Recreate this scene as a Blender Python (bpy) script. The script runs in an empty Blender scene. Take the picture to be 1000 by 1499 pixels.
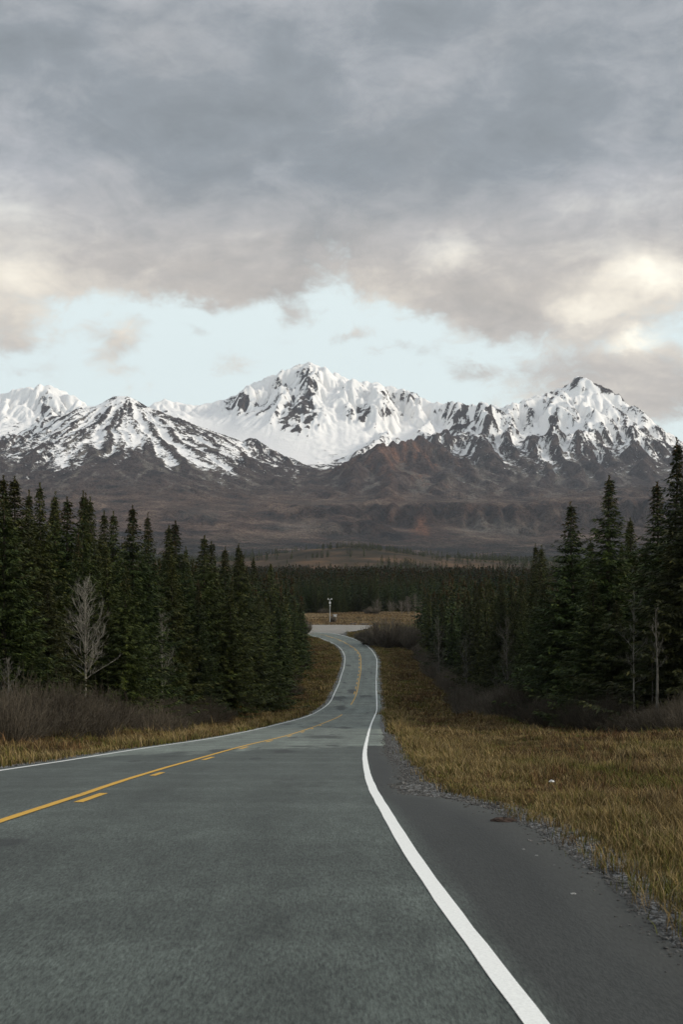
import bpy, math, random
import numpy as np

# ---------------------------------------------------------------- camera, sky, sun, exposure
SC = bpy.context.scene
F, CX, EYE = 1900.0, 500.0, 893.0          # focal length, centre and eye level in photo pixels (1000 x 1499)
CAM_Z = 1.75
cam_data = bpy.data.cameras.new('camera')
cam = bpy.data.objects.new('camera', cam_data)
SC.collection.objects.link(cam)
SC.camera = cam
cam.location = (0, 0, CAM_Z)
cam.rotation_euler = (math.radians(90), 0, 0)
cam_data.sensor_fit = 'AUTO'
cam_data.sensor_width = 36.0
cam_data.lens = 36.0 * F / 1499.0
cam_data.shift_y = (EYE - 749.5) / 1499.0
cam_data.clip_start = 0.1
cam_data.clip_end = 40000.0
cam_data.dof.use_dof = True                # the lens is focused far down the road
cam_data.dof.focus_distance = 140.0
cam_data.dof.aperture_fstop = 8.0

SC.view_settings.view_transform = 'Standard'
SC.view_settings.look = 'None'
SC.view_settings.gamma = 1.0
SC.view_settings.use_curve_mapping = False
SC.view_settings.exposure = 0.35

SUN_EL, SUN_AZ = 22.0, 98.0                # degrees; azimuth to the right of the road and ahead of it is < 90
sun_dir = np.array([math.sin(math.radians(SUN_AZ)) * math.cos(math.radians(SUN_EL)),
                    math.cos(math.radians(SUN_AZ)) * math.cos(math.radians(SUN_EL)),
                    math.sin(math.radians(SUN_EL))])
sun_data = bpy.data.lights.new('sun', 'SUN')
sun_data.energy = 2.2
sun_data.angle = math.radians(14)
sun_data.color = (1.0, 0.91, 0.78)
sun = bpy.data.objects.new('sun', sun_data)
SC.collection.objects.link(sun)
import mathutils
sun.rotation_euler = mathutils.Vector(-sun_dir).to_track_quat('-Z', 'Y').to_euler()
sun.location = (60, 40, 60)

SC.cycles.max_bounces = 5
SC.cycles.diffuse_bounces = 3
SC.cycles.glossy_bounces = 2
SC.cycles.transmission_bounces = 2
SC.cycles.transparent_max_bounces = 6
SC.cycles.volume_bounces = 0
SC.cycles.caustics_reflective = False
SC.cycles.caustics_refractive = False


class Nodes:
    """Short hand for building node trees."""
    def __init__(s, tree):
        s.t = tree
        tree.nodes.clear()

    def n(s, typ, **kw):
        nd = s.t.nodes.new(typ)
        for k, v in kw.items():
            setattr(nd, k, v)
        return nd

    def put(s, sock, v):
        if v is None:
            return
        if isinstance(v, bpy.types.NodeSocket):
            s.t.links.new(v, sock)
        else:
            if hasattr(sock.default_value, '__len__') and not hasattr(v, '__len__'):
                v = (v,) * len(sock.default_value)
            if hasattr(v, '__len__') and len(v) == 3 and len(sock.default_value) == 4:
                v = tuple(v) + (1.0,)
            sock.default_value = v

    def m(s, op, a, b=None, c=None, clamp=False):
        nd = s.n('ShaderNodeMath', operation=op, use_clamp=clamp)
        for i, v in enumerate((a, b, c)):
            s.put(nd.inputs[i], v)
        return nd.outputs[0]

    def v(s, op, a, b=None, scale=None):
        nd = s.n('ShaderNodeVectorMath', operation=op)
        s.put(nd.inputs[0], a)
        if b is not None:
            s.put(nd.inputs[1], b)
        if scale is not None:
            s.put(nd.inputs['Scale'], scale)
        return nd.outputs['Value'] if op in ('LENGTH', 'DISTANCE', 'DOT_PRODUCT') else nd.outputs[0]

    def step(s, x, lo, hi, a=0.0, b=1.0):
        nd = s.n('ShaderNodeMapRange', interpolation_type='SMOOTHSTEP')
        for i, v in enumerate((x, lo, hi, a, b)):
            s.put(nd.inputs[i], v)
        return nd.outputs[0]

    def lin(s, x, lo, hi, a=0.0, b=1.0):
        nd = s.n('ShaderNodeMapRange')
        for i, v in enumerate((x, lo, hi, a, b)):
            s.put(nd.inputs[i], v)
        return nd.outputs[0]

    def mix(s, fac, a, b, blend='MIX'):
        nd = s.n('ShaderNodeMix', data_type='RGBA', blend_type=blend)
        s.put(nd.inputs[0], fac)
        s.put(nd.inputs[6], a)
        s.put(nd.inputs[7], b)
        return nd.outputs[2]

    def noise(s, vec, scale, detail=4.0, rough=0.55, dist=0.0, out=0):
        nd = s.n('ShaderNodeTexNoise')
        s.put(nd.inputs['Vector'], vec)
        s.put(nd.inputs['Scale'], scale)
        s.put(nd.inputs['Detail'], detail)
        s.put(nd.inputs['Roughness'], rough)
        s.put(nd.inputs['Distortion'], dist)
        return nd.outputs[out]

    def ramp(s, x, stops, interp='LINEAR'):
        nd = s.n('ShaderNodeValToRGB')
        cr = nd.color_ramp
        cr.interpolation = interp
        while len(cr.elements) < len(stops):
            cr.elements.new(0.5)
        for e, (p, c) in zip(cr.elements, stops):
            e.position = p
            e.color = tuple(c) + (1.0,)
        s.put(nd.inputs[0], x)
        return nd.outputs[0]

    def xyz(s, vec):
        nd = s.n('ShaderNodeSeparateXYZ')
        s.put(nd.inputs[0], vec)
        return nd.outputs

    def comb(s, x, y, z):
        nd = s.n('ShaderNodeCombineXYZ')
        for i, v in enumerate((x, y, z)):
            s.put(nd.inputs[i], v)
        return nd.outputs[0]


# ---------------------------------------------------------------- sky: Nishita air with a broken overcast deck, all by direction
world = bpy.data.worlds.new('World')
SC.world = world
world.use_nodes = True
W = Nodes(world.node_tree)
tc = W.n('ShaderNodeTexCoord')
d = W.v('NORMALIZE', tc.outputs['Generated'])
dx, dy, dz = W.xyz(d)[:3]
az = W.m('ARCTAN2', dx, dy)                                  # radians right of the road's heading
el = W.m('ARCSINE', dz)
ae = W.comb(az, el, 0.0)
elc = W.m('MAXIMUM', el, 0.0)
den = W.m('ADD', W.m('MAXIMUM', dz, 0.0), 0.16)
plane = W.comb(W.m('DIVIDE', dx, den), W.m('DIVIDE', dy, den), 0.37)   # flattened cloud-deck coordinates
nb = W.noise(plane, 1.35, 5.0, 0.55, 0.15)                   # broad masses
nf = W.noise(plane, 5.2, 6.0, 0.60, 0.35)                    # billows
streak = W.noise(W.v('MULTIPLY', ae, (10.0, 21.0, 1.0)), 1.0, 8.0, 0.60, 0.7)
fine = W.noise(W.v('MULTIPLY', ae, (36.0, 60.0, 1.0)), 1.0, 8.0, 0.68, 0.5)


def pxdir(x, y):
    """azimuth and elevation of a photo position"""
    u, w = (x - CX) / F, (EYE - y) / F
    return math.atan(u), math.atan2(w, math.hypot(1.0, u))


warp = W.v('SCALE', W.v('SUBTRACT', W.noise(W.v('MULTIPLY', ae, (20.0, 28.0, 1.0)), 1.0, 5.0, 0.6, 0.0, 1), (0.5, 0.5, 0.5)), scale=0.045)
aew = W.v('ADD', ae, warp)


def blob(x, y, rx, ry, amount, src=None):
    a, e = pxdir(x, y)
    q = W.v('MULTIPLY', W.v('SUBTRACT', src or aew, (a, e, 0.0)), (F / rx, F / ry, 0.0))
    r = W.v('LENGTH', q)
    g = W.m('EXPONENT', W.m('MULTIPLY', W.m('MULTIPLY', r, r), -1.0))
    return W.m('MULTIPLY', g, amount)


def total(items):
    out = items[0]
    for i in items[1:]:
        out = W.m('ADD', out, i)
    return out


wel = W.xyz(aew)[1]
deck = W.step(wel, pxdir(500, 475)[1], pxdir(500, 395)[1])
cover = total([
    deck,
    blob(15, 470, 60, 42, 0.85), blob(172, 502, 42, 34, 0.62), blob(300, 412, 170, 40, 0.35),
    blob(490, 405, 50, 46, -0.52), blob(590, 402, 70, 36, 0.50), blob(640, 440, 60, 26, 0.40),
    blob(730, 462, 95, 28, 0.80), blob(690, 541, 45, 18, 0.50), blob(880, 440, 120, 50, 0.80), blob(900, 545, 130, 50, 0.85), blob(970, 590, 100, 45, 0.55),
    blob(430, 468, 28, 14, 0.40), blob(290, 488, 26, 10, 0.38), blob(520, 495, 50, 12, 0.38),
    blob(185, 556, 34, 12, 0.26), blob(60, 545, 60, 14, 0.25), blob(340, 535, 40, 10, 0.32), blob(600, 520, 60, 14, 0.32),
])
nz = W.m('ADD', W.m('MULTIPLY', W.m('SUBTRACT', streak, 0.5), 0.95), W.m('MULTIPLY', W.m('SUBTRACT', fine, 0.5), 1.15))
dens = W.step(W.m('ADD', cover, nz), 0.12, 0.74)

# light coming through the deck: darker and bluer overhead in front, warm and paler along its lower edge
shade = total([
    W.m('MULTIPLY', W.m('SUBTRACT', nb, 0.5), 1.25),
    W.m('MULTIPLY', W.m('SUBTRACT', nf, 0.5), 0.40),
    W.m('MULTIPLY', W.m('SUBTRACT', streak, 0.5), 0.85),
    W.m('MULTIPLY', W.m('SUBTRACT', fine, 0.5), 0.45),
    blob(300, 190, 260, 80, -0.20, ae), blob(700, 230, 220, 60, -0.20, ae), blob(60, 80, 200, 120, -0.10, ae), blob(480, 30, 140, 60, 0.14, ae),
    blob(350, 250, 160, 60, 0.10), blob(870, 290, 120, 50, 0.20), blob(640, 362, 50, 30, 0.16),
    blob(640, 400, 60, 34, -0.10), blob(380, 420, 120, 40, -0.12),
    blob(950, 408, 66, 26, 0.75), blob(860, 462, 60, 16, 0.40), blob(945, 498, 34, 13, 0.80), blob(655, 375, 35, 26, 0.35), blob(20, 410, 60, 26, 0.25),
    blob(900, 540, 140, 45, 0.05), blob(176, 480, 26, 22, 0.2),
])
base_up = W.step(el, pxdir(500, 430)[1], pxdir(500, 180)[1])
lum = W.m('ADD', W.m('SUBTRACT', 0.535, W.m('MULTIPLY', base_up, 0.15)), W.m('MULTIPLY', shade, 0.62))
cold = W.ramp(lum, [(0.0, (0.150, 0.170, 0.185)), (0.28, (0.228, 0.252, 0.278)), (0.50, (0.368, 0.380, 0.405)), (0.75, (0.60, 0.62, 0.62)), (1.0, (0.86, 0.87, 0.85))])
warm = W.ramp(lum, [(0.0, (0.21, 0.20, 0.19)), (0.28, (0.31, 0.295, 0.28)), (0.50, (0.46, 0.425, 0.39)), (0.75, (0.76, 0.70, 0.60)), (1.0, (0.98, 0.92, 0.78))])
warm_f = W.m('ADD', W.m('SUBTRACT', 1.0, W.step(el, pxdir(500, 450)[1], pxdir(500, 230)[1])), W.m('MULTIPLY', W.m('SUBTRACT', nf, 0.5), 0.6), clamp=True)
ccol = W.mix(warm_f, cold, warm)
# an overcast sky is brighter towards the zenith and behind, where the deck is thin
zen = W.step(el, 0.50, 1.25, 1.0, 1.7)
back = W.step(dy, 0.55, -0.55, 1.0, 1.3)
ccol = W.v('SCALE', ccol, scale=W.m('MULTIPLY', zen, back))

sky = W.n('ShaderNodeTexSky', sky_type='NISHITA')
sky.sun_disc = False
sky.sun_elevation = math.radians(SUN_EL)
sky.sun_rotation = math.radians(SUN_AZ)
sky.air_density = 1.0
sky.dust_density = 1.6
sky.ozone_density = 1.5
SKY_STRENGTH = 0.10
veil = W.mix(0.86, sky.outputs[0], (7.3, 8.2, 8.1))           # thin high cirrus whitens the gap
ccol10 = W.v('SCALE', ccol, scale=1.0 / SKY_STRENGTH)
bg = W.n('ShaderNodeBackground')
W.put(bg.inputs['Color'], W.mix(dens, veil, ccol10))
bg.inputs['Strength'].default_value = SKY_STRENGTH
wo = W.n('ShaderNodeOutputWorld')
W.t.links.new(bg.outputs[0], wo.inputs['Surface'])
world.cycles.sampling_method = 'MANUAL'
world.cycles.sample_map_resolution = 512

# ---------------------------------------------------------------- numeric helpers
rng = np.random.default_rng(11)
random.seed(11)


def smooth(x, a, b):
    t = np.clip((x - a) / (b - a), 0, 1)
    return t * t * (3 - 2 * t)


def perlin(x, y, seed=0):
    p = np.random.default_rng(seed).permutation(512).astype(np.int64)
    xi, yi = np.floor(x).astype(np.int64), np.floor(y).astype(np.int64)
    xf, yf = x - xi, y - yi
    ang = np.arange(512) * (2 * math.pi / 512 * 37.0)
    ga, gb = np.cos(ang), np.sin(ang)

    def g(ix, iy, fx, fy):
        h = p[(p[ix & 511] + iy) & 511]
        return ga[h] * fx + gb[h] * fy
    u, v = xf ** 3 * (xf * (xf * 6 - 15) + 10), yf ** 3 * (yf * (yf * 6 - 15) + 10)
    a = g(xi, yi, xf, yf) * (1 - u) + g(xi + 1, yi, xf - 1, yf) * u
    b = g(xi, yi + 1, xf, yf - 1) * (1 - u) + g(xi + 1, yi + 1, xf - 1, yf - 1) * u
    return (a * (1 - v) + b * v) * 1.5


def fbm(x, y, octaves=5, seed=0, gain=0.5):
    s, a = 0, 1.0
    for i in range(octaves):
        s = s + a * perlin(x * 2 ** i + 17.3 * i, y * 2 ** i - 9.1 * i, seed + i)
        a *= gain
    return s


def ridged(x, y, octaves=5, seed=0, gain=0.5):
    s, a, w = 0, 1.0, 1.0
    for i in range(octaves):
        n = (1 - np.abs(perlin(x * 2.03 ** i + 5.7 * i, y * 2.03 ** i + 3.1 * i, seed + i))) ** 2
        s = s + a * n * w
        w = np.clip(n * 1.4, 0, 1)
        a *= gain
    return s


def mesh(name, verts, quads=None, tris=None, mats=(), smooth_faces=False, attrs=None, mat_index=None):
    """one mesh datablock straight from arrays"""
    me = bpy.data.meshes.new(name)
    verts = np.asarray(verts, np.float32)
    q = np.zeros((0, 4), np.int32) if quads is None else np.asarray(quads, np.int32)
    t = np.zeros((0, 3), np.int32) if tris is None else np.asarray(tris, np.int32)
    me.vertices.add(len(verts))
    me.vertices.foreach_set('co', verts.ravel())
    me.loops.add(q.size + t.size)
    me.loops.foreach_set('vertex_index', np.concatenate([q.ravel(), t.ravel()]).astype(np.int32))
    me.polygons.add(len(q) + len(t))
    starts = np.concatenate([np.arange(len(q)) * 4, q.size + np.arange(len(t)) * 3]).astype(np.int32)
    me.polygons.foreach_set('loop_start', starts)
    if mat_index is not None:
        me.polygons.foreach_set('material_index', np.asarray(mat_index, np.int32))
    me.polygons.foreach_set('use_smooth', np.full(len(q) + len(t), smooth_faces, bool))
    for m_ in mats:
        me.materials.append(m_)
    me.update(calc_edges=True)
    for k, arr in (attrs or {}).items():
        arr = np.asarray(arr, np.float32)
        if arr.ndim == 1:
            at = me.attributes.new(k, 'FLOAT', 'POINT')
            at.data.foreach_set('value', arr)
        else:
            at = me.attributes.new(k, 'FLOAT_COLOR', 'POINT')
            at.data.foreach_set('color', np.concatenate([arr, np.ones((len(arr), 1), np.float32)], 1).ravel())
    return me


def link(name, me, parent=None, loc=None):
    o = bpy.data.objects.new(name, me)
    SC.collection.objects.link(o)
    if parent is not None:
        o.parent = parent
    if loc is not None:
        o.location = loc
    return o


def tag(o, label=None, cat=None, group=None, kind=None):
    if label:
        o['label'] = label
    if cat:
        o['category'] = cat
    if group:
        o['group'] = group
    if kind:
        o['kind'] = kind
    return o


def material(name, build):
    m_ = bpy.data.materials.new(name)
    m_.use_nodes = True
    N = Nodes(m_.node_tree)
    b = N.n('ShaderNodeBsdfPrincipled')
    o = N.n('ShaderNodeOutputMaterial')
    N.t.links.new(b.outputs[0], o.inputs['Surface'])
    b.inputs['Roughness'].default_value = 0.9
    b.inputs['Specular IOR Level'].default_value = 0.15
    build(N, b)
    return m_


def bump(N, b, height, strength, dist):
    nd = N.n('ShaderNodeBump')
    nd.inputs['Strength'].default_value = strength
    nd.inputs['Distance'].default_value = dist
    N.put(nd.inputs['Height'], height)
    N.t.links.new(nd.outputs[0], b.inputs['Normal'])


def grid_faces(nr, nc):
    a = np.arange(nr * nc).reshape(nr, nc)
    return np.stack([a[:-1, :-1], a[:-1, 1:], a[1:, 1:], a[1:, :-1]], -1).reshape(-1, 4)


def px(x, y, Y):
    """world point seen at photo position x, y at distance Y"""
    return ((x - CX) / F * Y, Y, CAM_Z + (EYE - y) / F * Y)

# ---------------------------------------------------------------- mountains
def build_mountains():
    STEP = 10.0
    xs = np.arange(-4700, 4701, STEP)
    ys = np.arange(3480, 11000, STEP)
    X, Y = np.meshgrid(xs, ys)
    # base ramp: valley floor, bluff, bench, upper valley
    Yk = [3380, 4150, 4600, 5000, 5700, 6500, 7500, 8500, 9500, 11200]
    right = [826, 806, 787, 738, 724, 714, 692, 662, 640, 640]
    left = [822, 800, 779, 757, 728, 707, 690, 645, 607, 607]
    wx = 350 * fbm(X / 1500, Y / 1500, 4, 3)
    wy = 260 * fbm(X / 900 + 40, Y / 900, 5, 9)
    Yw = Y + wy * smooth(Y, 3700, 4300) * (1 - smooth(Y, 7000, 8000))
    pxx = X / Y * F + CX
    t = smooth(pxx + wx * 0.3, 330, 560)
    zr_ = (EYE - np.interp(Yw, Yk, right)) / F * Yw
    zl_ = (EYE - np.interp(Yw, Yk, left)) / F * Yw
    z0 = zl_ * (1 - t) + zr_ * t
    z0 += 26 * fbm(X / 700, Y / 700, 5, 21) * smooth(Y, 3700, 4500)
    z0 -= 90 * (1 - smooth(Y, 3480, 3640))
    # domain warp for the ridges
    pyr0 = smooth(pxx, 60, 110) * (1 - smooth(pxx, 345, 380)) * (1 - smooth(Y, 7700, 8000))
    bowl = smooth(pxx, 225, 265) * (1 - smooth(pxx, 430, 520)) * smooth(Y, 7450, 7700) * (1 - smooth(Y, 8700, 9150))
    dw = (1 - .75 * pyr0) * (1 - .8 * bowl)
    Xr = X + dw * 90 * fbm(X / 700, Y / 700, 3, 31) + dw * 34 * fbm(X / 190, Y / 190, 4, 35)
    Yr = Y + dw * 90 * fbm(X / 700 + 9, Y / 700, 3, 41) + dw * 34 * fbm(X / 190, Y / 190 + 5, 4, 45)
    sky_px = [(-300, 600), (-200, 592), (-100, 586), (0, 578), (20, 570), (45, 566), (65, 563), (85, 568), (110, 580), (130, 594), (142, 592), (160, 580),
              (175, 575), (185, 574), (200, 583), (215, 593), (225, 590), (240, 584), (260, 588), (285, 593), (310, 588), (335, 582), (345, 577), (360, 565),
              (380, 557), (400, 548), (420, 541), (440, 533), (453, 529), (462, 533), (480, 540), (500, 550), (520, 556), (550, 560),
              (580, 567), (600, 571), (620, 583), (635, 588), (650, 590), (670, 588), (690, 594), (700, 589), (715, 590), (735, 597),
              (750, 589), (768, 587), (775, 581), (790, 580), (810, 572), (825, 566), (840, 555), (850, 550), (860, 553), (875, 562),
              (890, 570), (905, 577), (920, 590), (940, 600), (955, 612), (970, 625), (985, 635), (1000, 645), (1060, 672), (1150, 690), (1300, 700)]
    R = []                                                            # (points, steepness)
    R.append(([(225, 590, 9300), (240, 584, 9400), (285, 593, 9500), (335, 582, 9500)], 0.34))
    R.append(([(335, 582, 9500), (360, 565, 9450), (400, 548, 9400), (453, 529, 9400), (500, 550, 9450),
               (550, 560, 9500), (600, 571, 9450), (620, 583, 9350), (650, 590, 9200), (670, 588, 9100), (700, 592, 8900), (735, 600, 8700)], 0.80))
    R.append(([(453, 529, 9400), (446, 560, 9150), (438, 600, 8800), (447, 640, 8450)], 0.95))
    R.append(([(446, 560, 9150), (410, 585, 8900), (395, 615, 8600)], 0.95))
    R.append(([(385, 557, 9450), (362, 580, 9200), (345, 604, 9000)], 0.95))
    R.append(([(500, 550, 9450), (520, 590, 9000), (505, 620, 8650)], 0.80))
    R.append(([(550, 560, 9500), (545, 600, 8900), (560, 628, 8350), (540, 655, 7900)], 0.75))
    R.append(([(600, 571, 9450), (610, 610, 8900), (640, 640, 8300)], 0.85))
    R.append(([(640, 650, 7250), (660, 640, 7500), (680, 615, 7800), (700, 600, 7950), (720, 592, 8000), (735, 597, 8050), (768, 588, 8150), (810, 572, 8250), (850, 550, 8300),
               (890, 570, 8250), (920, 590, 8200), (955, 612, 8100), (1000, 645, 7900), (1100, 685, 7600), (1350, 705, 7400)], 0.78))
    R.append(([(700, 602, 7950), (705, 632, 7500), (722, 668, 7050), (740, 708, 6450)], 0.80))
    R.append(([(735, 597, 8050), (757, 640, 7500), (772, 680, 6950), (780, 712, 6350)], 0.80))
    R.append(([(775, 583, 8150), (800, 625, 7750), (797, 660, 7200), (805, 705, 6450)], 0.82))
    R.append(([(835, 560, 8280), (812, 596, 7950), (826, 650, 7350), (845, 705, 6450)], 0.85))
    R.append(([(850, 550, 8300), (866, 610, 7750), (860, 655, 7250), (880, 706, 6450)], 0.82))
    R.append(([(890, 570, 8250), (912, 615, 7800), (928, 665, 7200), (950, 708, 6450)], 0.82))
    R.append(([(945, 605, 8130), (978, 655, 7500), (1005, 705, 6550)], 0.80))
    R.append(([(640, 650, 7250), (600, 646, 6950), (560, 643, 6750), (535, 660, 6550), (495, 686, 6350), (450, 708, 6100), (400, 726, 5800)], 0.62))
    R.append(([(560, 643, 6750), (572, 690, 6050), (588, 722, 5450)], 0.62))
    R.append(([(600, 646, 6950), (640, 690, 6250), (668, 720, 5600)], 0.62))
    R.append(([(640, 650, 7250), (690, 690, 6450), (715, 718, 5800)], 0.65))
    R.append(([(515, 675, 6450), (520, 712, 5750)], 0.55))
    R.append(([(175, 576, 7650), (185, 574, 7600), (215, 593, 7500), (250, 617, 7380), (285, 643, 7230), (320, 667, 7000), (355, 690, 6750)], 0.68))
    R.append(([(180, 575, 7620), (150, 590, 7800), (120, 607, 8000), (85, 624, 8250), (30, 642, 8500), (-60, 655, 8700)], 0.50))
    R.append(([(188, 575, 7600), (172, 612, 7250), (135, 640, 6950), (118, 664, 6700), (105, 685, 6450)], 0.58))
    R.append(([(-500, 590, 9700), (-300, 600, 9700), (-150, 588, 9700), (0, 578, 9650), (30, 568, 9650), (65, 563, 9600), (85, 568, 9550), (130, 594, 9450), (200, 622, 9300)], 0.75))
    R.append(([(65, 563, 9600), (78, 605, 9100), (60, 635, 8700)], 0.85))
    R.append(([(20, 570, 9650), (5, 610, 9100), (-30, 645, 8650)], 0.80))
    hm = np.full(X.shape, -1e9)
    kk = 45.0
    acc = z0.copy()
    for pts, k in R:
        P = np.array([px(*p) for p in pts])
        best = np.full(X.shape, -1e9)
        for a, b in zip(P[:-1], P[1:]):
            ab = b[:2] - a[:2]
            L2 = float(ab @ ab)
            tt = np.clip(((Xr - a[0]) * ab[0] + (Yr - a[1]) * ab[1]) / L2, 0, 1)
            dx_, dy_ = Xr - (a[0] + tt * ab[0]), Yr - (a[1] + tt * ab[1])
            dd = np.sqrt(dx_ ** 2 + dy_ ** 2)
            best = np.maximum(best, a[2] + tt * (b[2] - a[2]) - (k * dd / (1 + dd / 5200.0) if k > .4 else k * dd * (1 + dd / 1800.0)))
        h = np.clip(0.5 + 0.5 * (best - acc) / kk, 0, 1)               # smooth union
        acc = acc * (1 - h) + best * h + kk * h * (1 - h) * 0.5
    hm = acc
    mt = smooth(hm - z0, 10, 220)                                     # how much of it is mountain
    bl = smooth(Yw, 4500, 4750) * (1 - smooth(Yw, 5000, 5250)) * t
    hm += mt * (1 - .88 * pyr0) * (1 - .85 * bowl) * (70 * (ridged(X / 620 + 3, Y / 620, 5, 51) - 1.0) + 16 * fbm(X / 120, Y / 120, 4, 61))
    hm += bl * 22 * (ridged(X / 170 + .5 * wx / 350, Y / 420, 4, 71) - 0.9)
    hm += 7 * fbm(X / 130, Y / 130, 4, 81) * smooth(Y, 3700, 4700)
    smooth_h = hm.copy()
    # running water: many drops at once cut gullies and drop their load on the aprons
    nr, nc = hm.shape
    H = hm / STEP
    r_ = np.random.default_rng(5)
    flow = np.zeros_like(H)
    H_first = H.copy()
    for batch in range(8):
        n = 85000
        p0 = np.stack([r_.uniform(2, nc - 3, n), r_.uniform(2, nr - 3, n)], 1)
        dirv = np.zeros((n, 2))
        vel, wat, sed = np.ones(n), np.ones(n), np.zeros(n)
        for it in range(76):
            ix, iy = p0[:, 0].astype(int), p0[:, 1].astype(int)
            fx, fy = p0[:, 0] - ix, p0[:, 1] - iy
            h00, h10, h01, h11 = H[iy, ix], H[iy, ix + 1], H[iy + 1, ix], H[iy + 1, ix + 1]
            gx = (h10 - h00) * (1 - fy) + (h11 - h01) * fy
            gy = (h01 - h00) * (1 - fx) + (h11 - h10) * fx
            hh = (h00 * (1 - fx) + h10 * fx) * (1 - fy) + (h01 * (1 - fx) + h11 * fx) * fy
            dirv = dirv * 0.25 - np.stack([gx, gy], 1) * 0.75
            ln = np.maximum(np.hypot(dirv[:, 0], dirv[:, 1]), 1e-6)
            dirv /= ln[:, None]
            q = np.clip(p0 + dirv, 1, [nc - 3, nr - 3])
            jx, jy = q[:, 0].astype(int), q[:, 1].astype(int)
            ex, ey = q[:, 0] - jx, q[:, 1] - jy
            hn = (H[jy, jx] * (1 - ex) + H[jy, jx + 1] * ex) * (1 - ey) + (H[jy + 1, jx] * (1 - ex) + H[jy + 1, jx + 1] * ex) * ey
            dh = hn - hh
            cap = np.maximum(-dh, 0.02) * vel * wat * 3.2
            dep = np.where(dh > 0, np.minimum(dh, sed), np.where(sed > cap, (sed - cap) * 0.12, 0.0))
            ero = np.where((dh <= 0) & (sed <= cap), np.minimum((cap - sed) * 0.22, -dh * 0.5), 0.0)
            amt = np.clip(dep - ero, -0.25, 0.25)
            for oy, ox, w in ((0, 0, (1 - fx) * (1 - fy)), (0, 1, fx * (1 - fy)), (1, 0, (1 - fx) * fy), (1, 1, fx * fy)):
                np.add.at(H, (iy + oy, ix + ox), amt * w)
            sed = np.maximum(sed - amt, 0)
            if batch >= 3:
                np.add.at(flow, (iy, ix), wat)
            vel = np.sqrt(np.clip(vel * vel - dh * 0.6, 0.02, 9))
            wat *= 0.975
            p0 = q
        sm = H.copy()
        sm[1:-1, 1:-1] = (H[1:-1, 1:-1] * 4 + H[:-2, 1:-1] + H[2:, 1:-1] + H[1:-1, :-2] + H[1:-1, 2:]) / 8
        H = H * 0.74 + sm * 0.26
        H = np.clip(H, H_first - 9.0, H_first + 5.0)
    hm = H * STEP
    keep = np.clip(.8 * bowl + .6 * pyr0 * mt, 0, 1)
    hm = hm * (1 - keep) + smooth_h * keep
    hm += mt * (1 - .8 * bowl) * (9 * fbm(X / 85, Y / 85, 4, 171, .6) + (7 + 11 * (1 - smooth(hm, 850, 1000))) * (ridged(X / 150, Y / 150, 4, 175, .6) - 1))
    hm += smooth(hm, 420, 560) * (1 - mt) * 12 * (ridged(X / 170, Y / 130, 4, 178) - 1)
    # bring the crests back to the surveyed heights after the erosion
    sx = np.array([p[0] for p in sky_px], float)
    sy = np.array([p[1] for p in sky_px], float)
    cols = np.arange(-300, 1301, 5.0)
    tgt = np.interp(cols, sx, sy)
    for it in range(4):
        pxv = X / Y * F + CX
        pyv = EYE - (hm - CAM_Z) / Y * F
        bi = np.clip(((pxv + 300) / 5.0 + 0.5).astype(int), 0, len(cols) - 1)
        sel = Y > 6800
        cur = np.full(len(cols), 1e9)
        np.minimum.at(cur, bi[sel], pyv[sel])
        cur = np.where(cur > 1e8, tgt, cur)
        dpx = cur - tgt
        kern = np.array([1, 2, 3, 2, 1.0]); kern /= kern.sum()
        dpx = np.convolve(np.pad(dpx, 2, mode='edge'), kern, 'valid')
        dcol = np.interp(pxv, cols, dpx)
        # only cells that stand near the crest line move
        near = 1 - smooth(pyv - np.interp(pxv, cols, cur), 8, 55)
        hm += dcol / F * Y * near * smooth(Y, 6600, 7200)
    # ---- surface cover
    def blur(a, n):
        for _ in range(n):
            b = a.copy()
            b[1:-1, 1:-1] = (a[1:-1, 1:-1] + a[:-2, 1:-1] + a[2:, 1:-1] + a[1:-1, :-2] + a[1:-1, 2:]) / 5
            a = b
        return a
    pxv = X / Y * F + CX
    pyv = EYE - (hm - CAM_Z) / Y * F
    gau = lambda bx, by, rx, ry: np.exp(-((pxv - bx) / rx) ** 2 - ((pyv - by) / ry) ** 2)
    field = np.clip(1.3 * (gau(300, 640, 62, 36) + gau(375, 655, 55, 28) + gau(425, 668, 38, 18) + .8 * gau(500, 640, 30, 16) + .7 * gau(250, 606, 14, 10)), 0, 1) * smooth(Y, 7450, 7600)
    bl_h = blur(hm, 110)
    hm = hm * (1 - .9 * field) + bl_h * .9 * field
    ax_, ay_ = px(182, 574, 7610)[:2]
    pyr = smooth(pxv, 40, 115) * (1 - smooth(pxv, 335, 362)) * (1 - smooth(Y, 7750, 7950)) * smooth(hm, 560, 700)
    th = np.arctan2(X - ax_, ay_ + 120 - Y)
    rr = np.hypot(X - ax_, Y - ay_)
    thw = th + .035 * fbm(X / 260, Y / 260, 3, 191)
    fan = np.clip(1.7 * fbm(thw * 21 + 3.3, rr / 1100, 4, 195, .68), -1.5, 1.5)
    bl_h = blur(hm, 45)
    hm = hm * (1 - .85 * pyr) + (bl_h - 9 * fan * smooth(rr, 60, 400)) * .85 * pyr
    pyv = EYE - (hm - CAM_Z) / Y * F
    gy_, gx_ = np.gradient(hm, STEP)
    slope = np.hypot(gx_, gy_)

    fl = np.log1p(blur(flow, 2) * 1.2)
    fl = (fl - blur(fl, 50)) / 0.5                                     # streaks that run down the fall line
    fl = np.clip(fl, -2, 2.5)
    curv = blur(hm, 14) - hm                                           # > 0 in gullies
    curv_w = blur(hm, 90) - hm
    nA = fbm(X / 420, Y / 420, 5, 91)
    nB = fbm(X / 70, Y / 70, 4, 95)
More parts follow.
